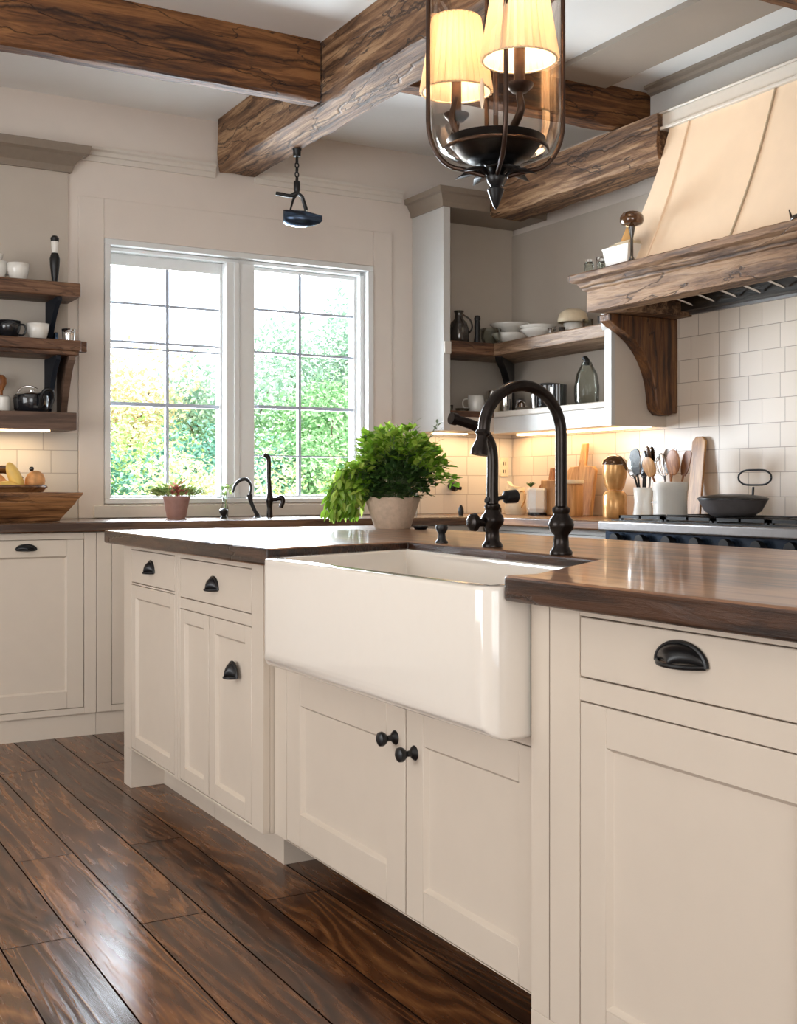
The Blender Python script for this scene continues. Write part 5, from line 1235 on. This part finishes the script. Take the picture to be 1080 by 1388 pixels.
# ------------------------------------------------------------------ corner shelf, upper
zu = 1.8812
t = thing('carafe', 'squat dark smoked glass bottle at the left end of the corner shelf', 'bottle', (3.555, 5.555, zu))
part(t, 'body', MB().lathe([(0, 0), (.050, 0), (.056, .010), (.056, .085), (.046, .118), (.026, .138), (.022, .165), (.030, .185), (0, .186)], n=28), 'darkglass', smooth=True)
part(t, 'handle', MB().tube([(.02, -.01, .165), (.055, -.03, .135), (.065, -.035, .09), (.052, -.02, .06)], .005, 8), 'darkglass', smooth=True)
t = thing('pepper_mill', 'slim black pepper mill beside the smoked glass bottle', 'pepper mill', (3.655, 5.52, zu))
part(t, 'body', MB().lathe([(0, 0), (.018, 0), (.019, .02), (.015, .06), (.018, .10), (.015, .13), (0, .131)], n=16), 'black', smooth=True)
part(t, 'cap', MB().lathe([(0, .1312), (.017, .132), (.019, .145), (.014, .160), (0, .164)], n=16), 'black', smooth=True)
ware('glass_bowl', 'clear glass pitcher bowl between pepper mill and stacked white bowls', 'bowl', (3.80, 5.60, zu), [(.001, 0), (.035, 0), (.055, .05), (.060, .105)], 'wareglass', handle=(RA, .03, .06, .058))
bw = [(.001, 0), (.035, 0), (.04, .006), (.075, .035), (.10, .06)]
gB = 'white bowls on the corner shelf'
ware('bowl', 'white deep bowl, lower one of the stack on the corner shelf', 'bowl', (3.935, 5.60, zu), sc_(bw, 1.1, 1.4), 'white', gB, solid=.004)
ware('bowl', 'white wide bowl on top of the stack on the corner shelf', 'bowl', (3.935, 5.60, zu + .086), sc_(bw, 1.18, .9), 'white', gB, solid=.004)
ware('bowl', 'white shallow bowl in front, where the corner shelf turns', 'bowl', (3.815, 5.17, zu), sc_(bw, .96, .88), 'white', gB, solid=.004)
ware('bowl', 'white shallow bowl nested inside the bowl where the corner shelf turns', 'bowl', (3.815, 5.17, zu + .022), sc_(bw, 1.0, .82), 'white', gB, solid=.004)
ware('bowl', 'cream rounded bowl turned over on small cups, near the range hood end', 'bowl', (3.90, 4.975, zu + .072), [(.001, .07), (.04, .068), (.068, .05), (.078, .02), (.080, 0)], 'cream', gB, solid=.004)
ware('cup', 'small white cup under the cream bowl on the corner shelf', 'cup', (3.90, 4.975, zu), [(.001, 0), (.03, 0), (.045, .03), (.05, .068)], 'white')
gG = 'small tumblers on the corner shelf'
for (x_, y_, lb, m_, s_) in ((3.80, 5.035, 'tiny brass-rimmed shot glass before the cream bowl', 'chrome', .75), (3.82, 4.965, 'tiny dark shot glass before the cream bowl', 'darkglass', .75),
                             (3.86, 4.80, 'grey glass tumbler nearer the cream bowl, under the mantel', 'wareglass', 1.2), (3.86, 4.68, 'grey tumbler nearest the corbel under the mantel', 'steel', 1.2)):
    ware('tumbler', lb, 'tumbler', (x_, y_, zu), [(.001, 0), (.020 * s_, 0), (.023 * s_, .055 * s_)], m_, gG)
# corner shelf, lower
zl = 1.5012
ware('wire_cup', 'small wire-handled glass at the left end of the lower corner shelf', 'glass', (3.475, 5.53, zl), [(.001, 0), (.018, 0), (.022, .035)], 'wareglass', handle=(RA + PI, .018, .035, .02, 'black'))
ware('tumbler', 'low brown glass dish left on the lower corner shelf', 'dish', (3.555, 5.52, zl), [(.001, 0), (.030, 0), (.042, .018)], 'wareglass')
ware('mug', 'pale grey mug on the lower corner shelf behind the faucet arc', 'mug', (3.665, 5.55, zl), [(.001, 0), (.038, 0), (.046, .05), (.044, .095)], 'white', handle=(RA + PI, .028, .05, .044))
t = thing('tin', 'stack of two small metal tins on the lower corner shelf', 'tin', (3.785, 5.56, zl))
part(t, 'lower_tin', MB().lathe([(0, 0), (.042, 0), (.042, .078), (0, .079)], n=24), 'cream', smooth=True)
part(t, 'upper_tin', MB().lathe([(0, .0795), (.036, .080), (.038, .12), (.034, .128), (0, .129)], n=24), 'chrome', smooth=True)
gL = 'metal canisters on the lower corner shelf'
ware('metal_canister', 'tall shiny canister in the corner of the lower shelf', 'canister', (3.875, 5.56, zl), [(0, 0), (.034, 0), (.036, .005), (.036, .12), (.028, .128), (0, .13)], 'chrome', gL, open_=False)
ware('metal_canister', 'shorter shiny canister right of the tall one on the lower shelf', 'canister', (3.93, 5.49, zl), [(0, 0), (.026, 0), (.028, .005), (.028, .075), (.02, .083), (0, .084)], 'steel', gL, open_=False)
t = thing('sugar_bowl', 'small round metal sugar bowl in the back corner of the lower shelf', 'bowl', (3.86, 5.38, zl))
part(t, 'body', MB().lathe([(0, 0), (.022, 0), (.036, .025), (.028, .05), (.006, .062), (0, .066)], n=20), 'chrome', smooth=True)
t = thing('stock_pot', 'black pot with chrome front band on the lower corner shelf', 'pot', (3.85, 5.12, zl))
part(t, 'body', MB().lathe([(0, 0), (.070, 0), (.074, .01), (.076, .125), (0, .126)], n=32), 'blackglaze', smooth=True)
part(t, 'lid', MB().lathe([(0, .1265), (.080, .127), (.080, .134), (.03, .142), (0, .143)], n=32), 'black', smooth=True)
part(t, 'band', MB().tube([(-.072, .035, .004), (-.077, .035, .06), (-.078, .035, .118)], .012, 10), 'chrome', smooth=True)
part(t, 'handle', MB().tube([(-.03, -.07, .10), (-.06, -.105, .105), (-.07, -.11, .09), (-.05, -.075, .06)], .006, 8), 'black', smooth=True)
t = ware('mug', 'black mug with white stripe between stock pot and glass pitcher', 'mug', (3.80, 4.965, zl), [(0, 0), (.040, 0), (.042, .118), (0, .119)], 'blackglaze', open_=False)
part(t, 'stripe', MB().box(-.0435, -.041, -.006, .022, .006, .108), 'white')
t = thing('glass_pitcher', 'tall ribbed clear glass pitcher with black stopper behind the white face frame', 'pitcher', (3.80, 4.735, zl))
part(t, 'body', MB().open_lathe([(.001, 0), (.050, 0), (.058, .02), (.060, .09), (.050, .155), (.030, .195), (.022, .215)], n=24, ripple=.05), 'wareglass', smooth=True, solid=.003)
part(t, 'stopper', MB().tube([(0, 0, .20), (0, 0, .222), (-.004, .010, .238), (-.008, .025, .235)], [.014, .016, .012, .006], 12), 'black', smooth=True)
part(t, 'handle', MB().tube([(0, .032, .18), (0, .065, .17), (0, .080, .12), (0, .072, .05), (0, .056, .02)], .006, 8), 'wareglass', smooth=True)

# ------------------------------------------------------------------ garden
o = struct('garden_ground', MB().box(-30, 40, YW + .4, 60, -.35, -.30), M['grass'])
LEAFM = {}
def shrub(label, cat, c, r, n, leaf, cols, group, trunk=None, name='garden_shrub', seed=1, lobes=9):
    rnd = random.Random(seed); key = cols
    if key not in LEAFM: LEAFM[key] = foliage('garden_leaves', *cols, trans=.35, rough=.6)
    t = thing(name, label, cat, (c[0], c[1], -.30), group)
    b = MB(); cz = c[2]
    lb = []
    for k in range(lobes):
        a = rnd.random() * 2 * PI; e = rnd.uniform(-.5, 1) ; q = .55
        lb.append((r[0] * q * math.cos(a) * math.sqrt(1 - min(1, e * e) * .6), r[1] * q * math.sin(a) * .9, r[2] * q * e, rnd.uniform(.38, .58)))
    for k in range(n):
        l_ = rnd.choice(lb); d = Vector((rnd.gauss(0, 1), rnd.gauss(0, 1), rnd.gauss(0, 1))).normalized(); rad = l_[3] * (rnd.random() ** .33)
        p = (l_[0] + d.x * rad * r[0], l_[1] + d.y * rad * r[1], cz + .30 + l_[2] + d.z * rad * r[2])
        if p[2] < .02: continue
        b.leaf(p, (rnd.uniform(-1, 1), rnd.uniform(-1, 1), rnd.uniform(-.6, .8)), (d.x, d.y, d.z + .5), leaf * rnd.uniform(.7, 1.4), leaf * rnd.uniform(.4, .7), .3)
    obj('foliage', b, LEAFM[key], t, local=True)
    b = MB(); h_ = cz + .30
    b.tube([(0, 0, 0), (.03, .02, h_ * .5), (0, 0, h_)], [max(.03, r[0] * .07), max(.02, r[0] * .05), .02], 8)
    for l_ in lb[:6]: b.tube([(0, 0, h_ * .55), (l_[0] * .5, l_[1] * .5, h_ * .55 + (h_ + l_[2] - h_ * .55) * .5), (l_[0], l_[1], h_ + l_[2])], [.03, .02, .008], 6)
    obj('trunk', b, M['bark'], t, smooth=True, local=True)
    return t
PALE = ((.55, .62, .28), (.76, .78, .46), (.88, .80, .66)); TEAL = ((.09, .25, .20), (.16, .38, .28), (.34, .55, .42)); LIME = ((.34, .52, .16), (.56, .70, .30), (.76, .82, .50))
GREEN = ((.16, .36, .14), (.30, .52, .26), (.55, .70, .45)); AUT = ((.72, .52, .34), (.82, .70, .46), (.62, .68, .42)); MIST = ((.28, .46, .36), (.46, .60, .48), (.66, .74, .62))
gh = 'flowering shrubs below the window'
xs = [1.2, 2.15, 3.0, 3.85, 4.7, 5.6, 6.5]
nm = ['hedge mound outside, hidden by the wall beneath the wall shelves', 'first low hedge mound outside, beyond the dough bowl side', 'low pale hedge mound seen above the terracotta pot', 'low pale hedge mound seen behind the window mullion', 'low lime hedge mound seen through the right sash', 'low lime hedge mound seen beside the big planter', 'low hedge mound hidden past the window jamb']
for i, x_ in enumerate(xs):
    shrub('pale ' + nm[i] if i == 0 else nm[i], 'shrub', (x_, 8.5 + .9 * (i % 2), .70), (.62, .42, .70), 4200, .045, PALE if i < 4 else LIME, gh, seed=20 + i)
gt = 'mid-height garden bushes'
for i, (x_, y_, z_, r_, c_, lb) in enumerate([(2.9, 10.6, .75, (1.0, .8, .95), TEAL, 'dark teal bush seen through the left sash edge'), (4.15, 10.8, .95, (.85, .8, .95), TEAL, 'dark teal bush seen left of the window mullion'),
        (3.5, 11.9, 1.3, (1.0, .8, 1.1), LIME, 'bright green bush behind the teal bushes'), (5.25, 10.5, .9, (.8, .7, .9), GREEN, 'green bush low in the right sash'), (6.2, 10.4, 1.0, (.9, .7, 1.1), GREEN, 'green bush at the right jamb of the window'),
        (1.3, 10.4, .8, (1.1, .8, 1.0), GREEN, 'green bush hidden past the left jamb'), (7.6, 10.8, 1.0, (.9, .7, 1.1), LIME, 'lime bush hidden past the right jamb')]):
    shrub(lb, 'bush', (x_, y_, z_), r_, 5200, .055, c_, gt, seed=40 + i)
gr = 'trees behind the garden'
for i, (x_, y_, z_, r_, c_, n_, lb) in enumerate([(4.1, 14.3, 1.9, (1.15, 1, 1.2), AUT, 3000, 'orange and yellow leaved tree in the left sash'), (5.75, 14.6, 2.0, (1.1, 1, 1.15), MIST, 3400, 'misty green tree left of the mullion'),
        (7.6, 15.5, 2.6, (1.25, 1, 1.75), MIST, 5200, 'tall feathery green tree in the right sash'), (9.0, 15.8, 2.3, (1.1, 1, 1.6), MIST, 4200, 'second feathery green tree by the right jamb'),
        (6.7, 13.6, 1.5, (1.2, 1, 1.1), GREEN, 4200, 'green tree low behind the window mullion'), (8.1, 13.4, 1.4, (1.1, 1, 1.1), GREEN, 4000, 'green tree low in the right sash'),
        (2.6, 14.0, 1.7, (1.2, 1, 1.3), AUT, 2200, 'yellow tree hidden past the left jamb')]):
    shrub(lb, 'tree', (x_, y_, z_), r_, int(n_ * 1.5), .075, c_, gr, seed=60 + i, name='garden_tree')
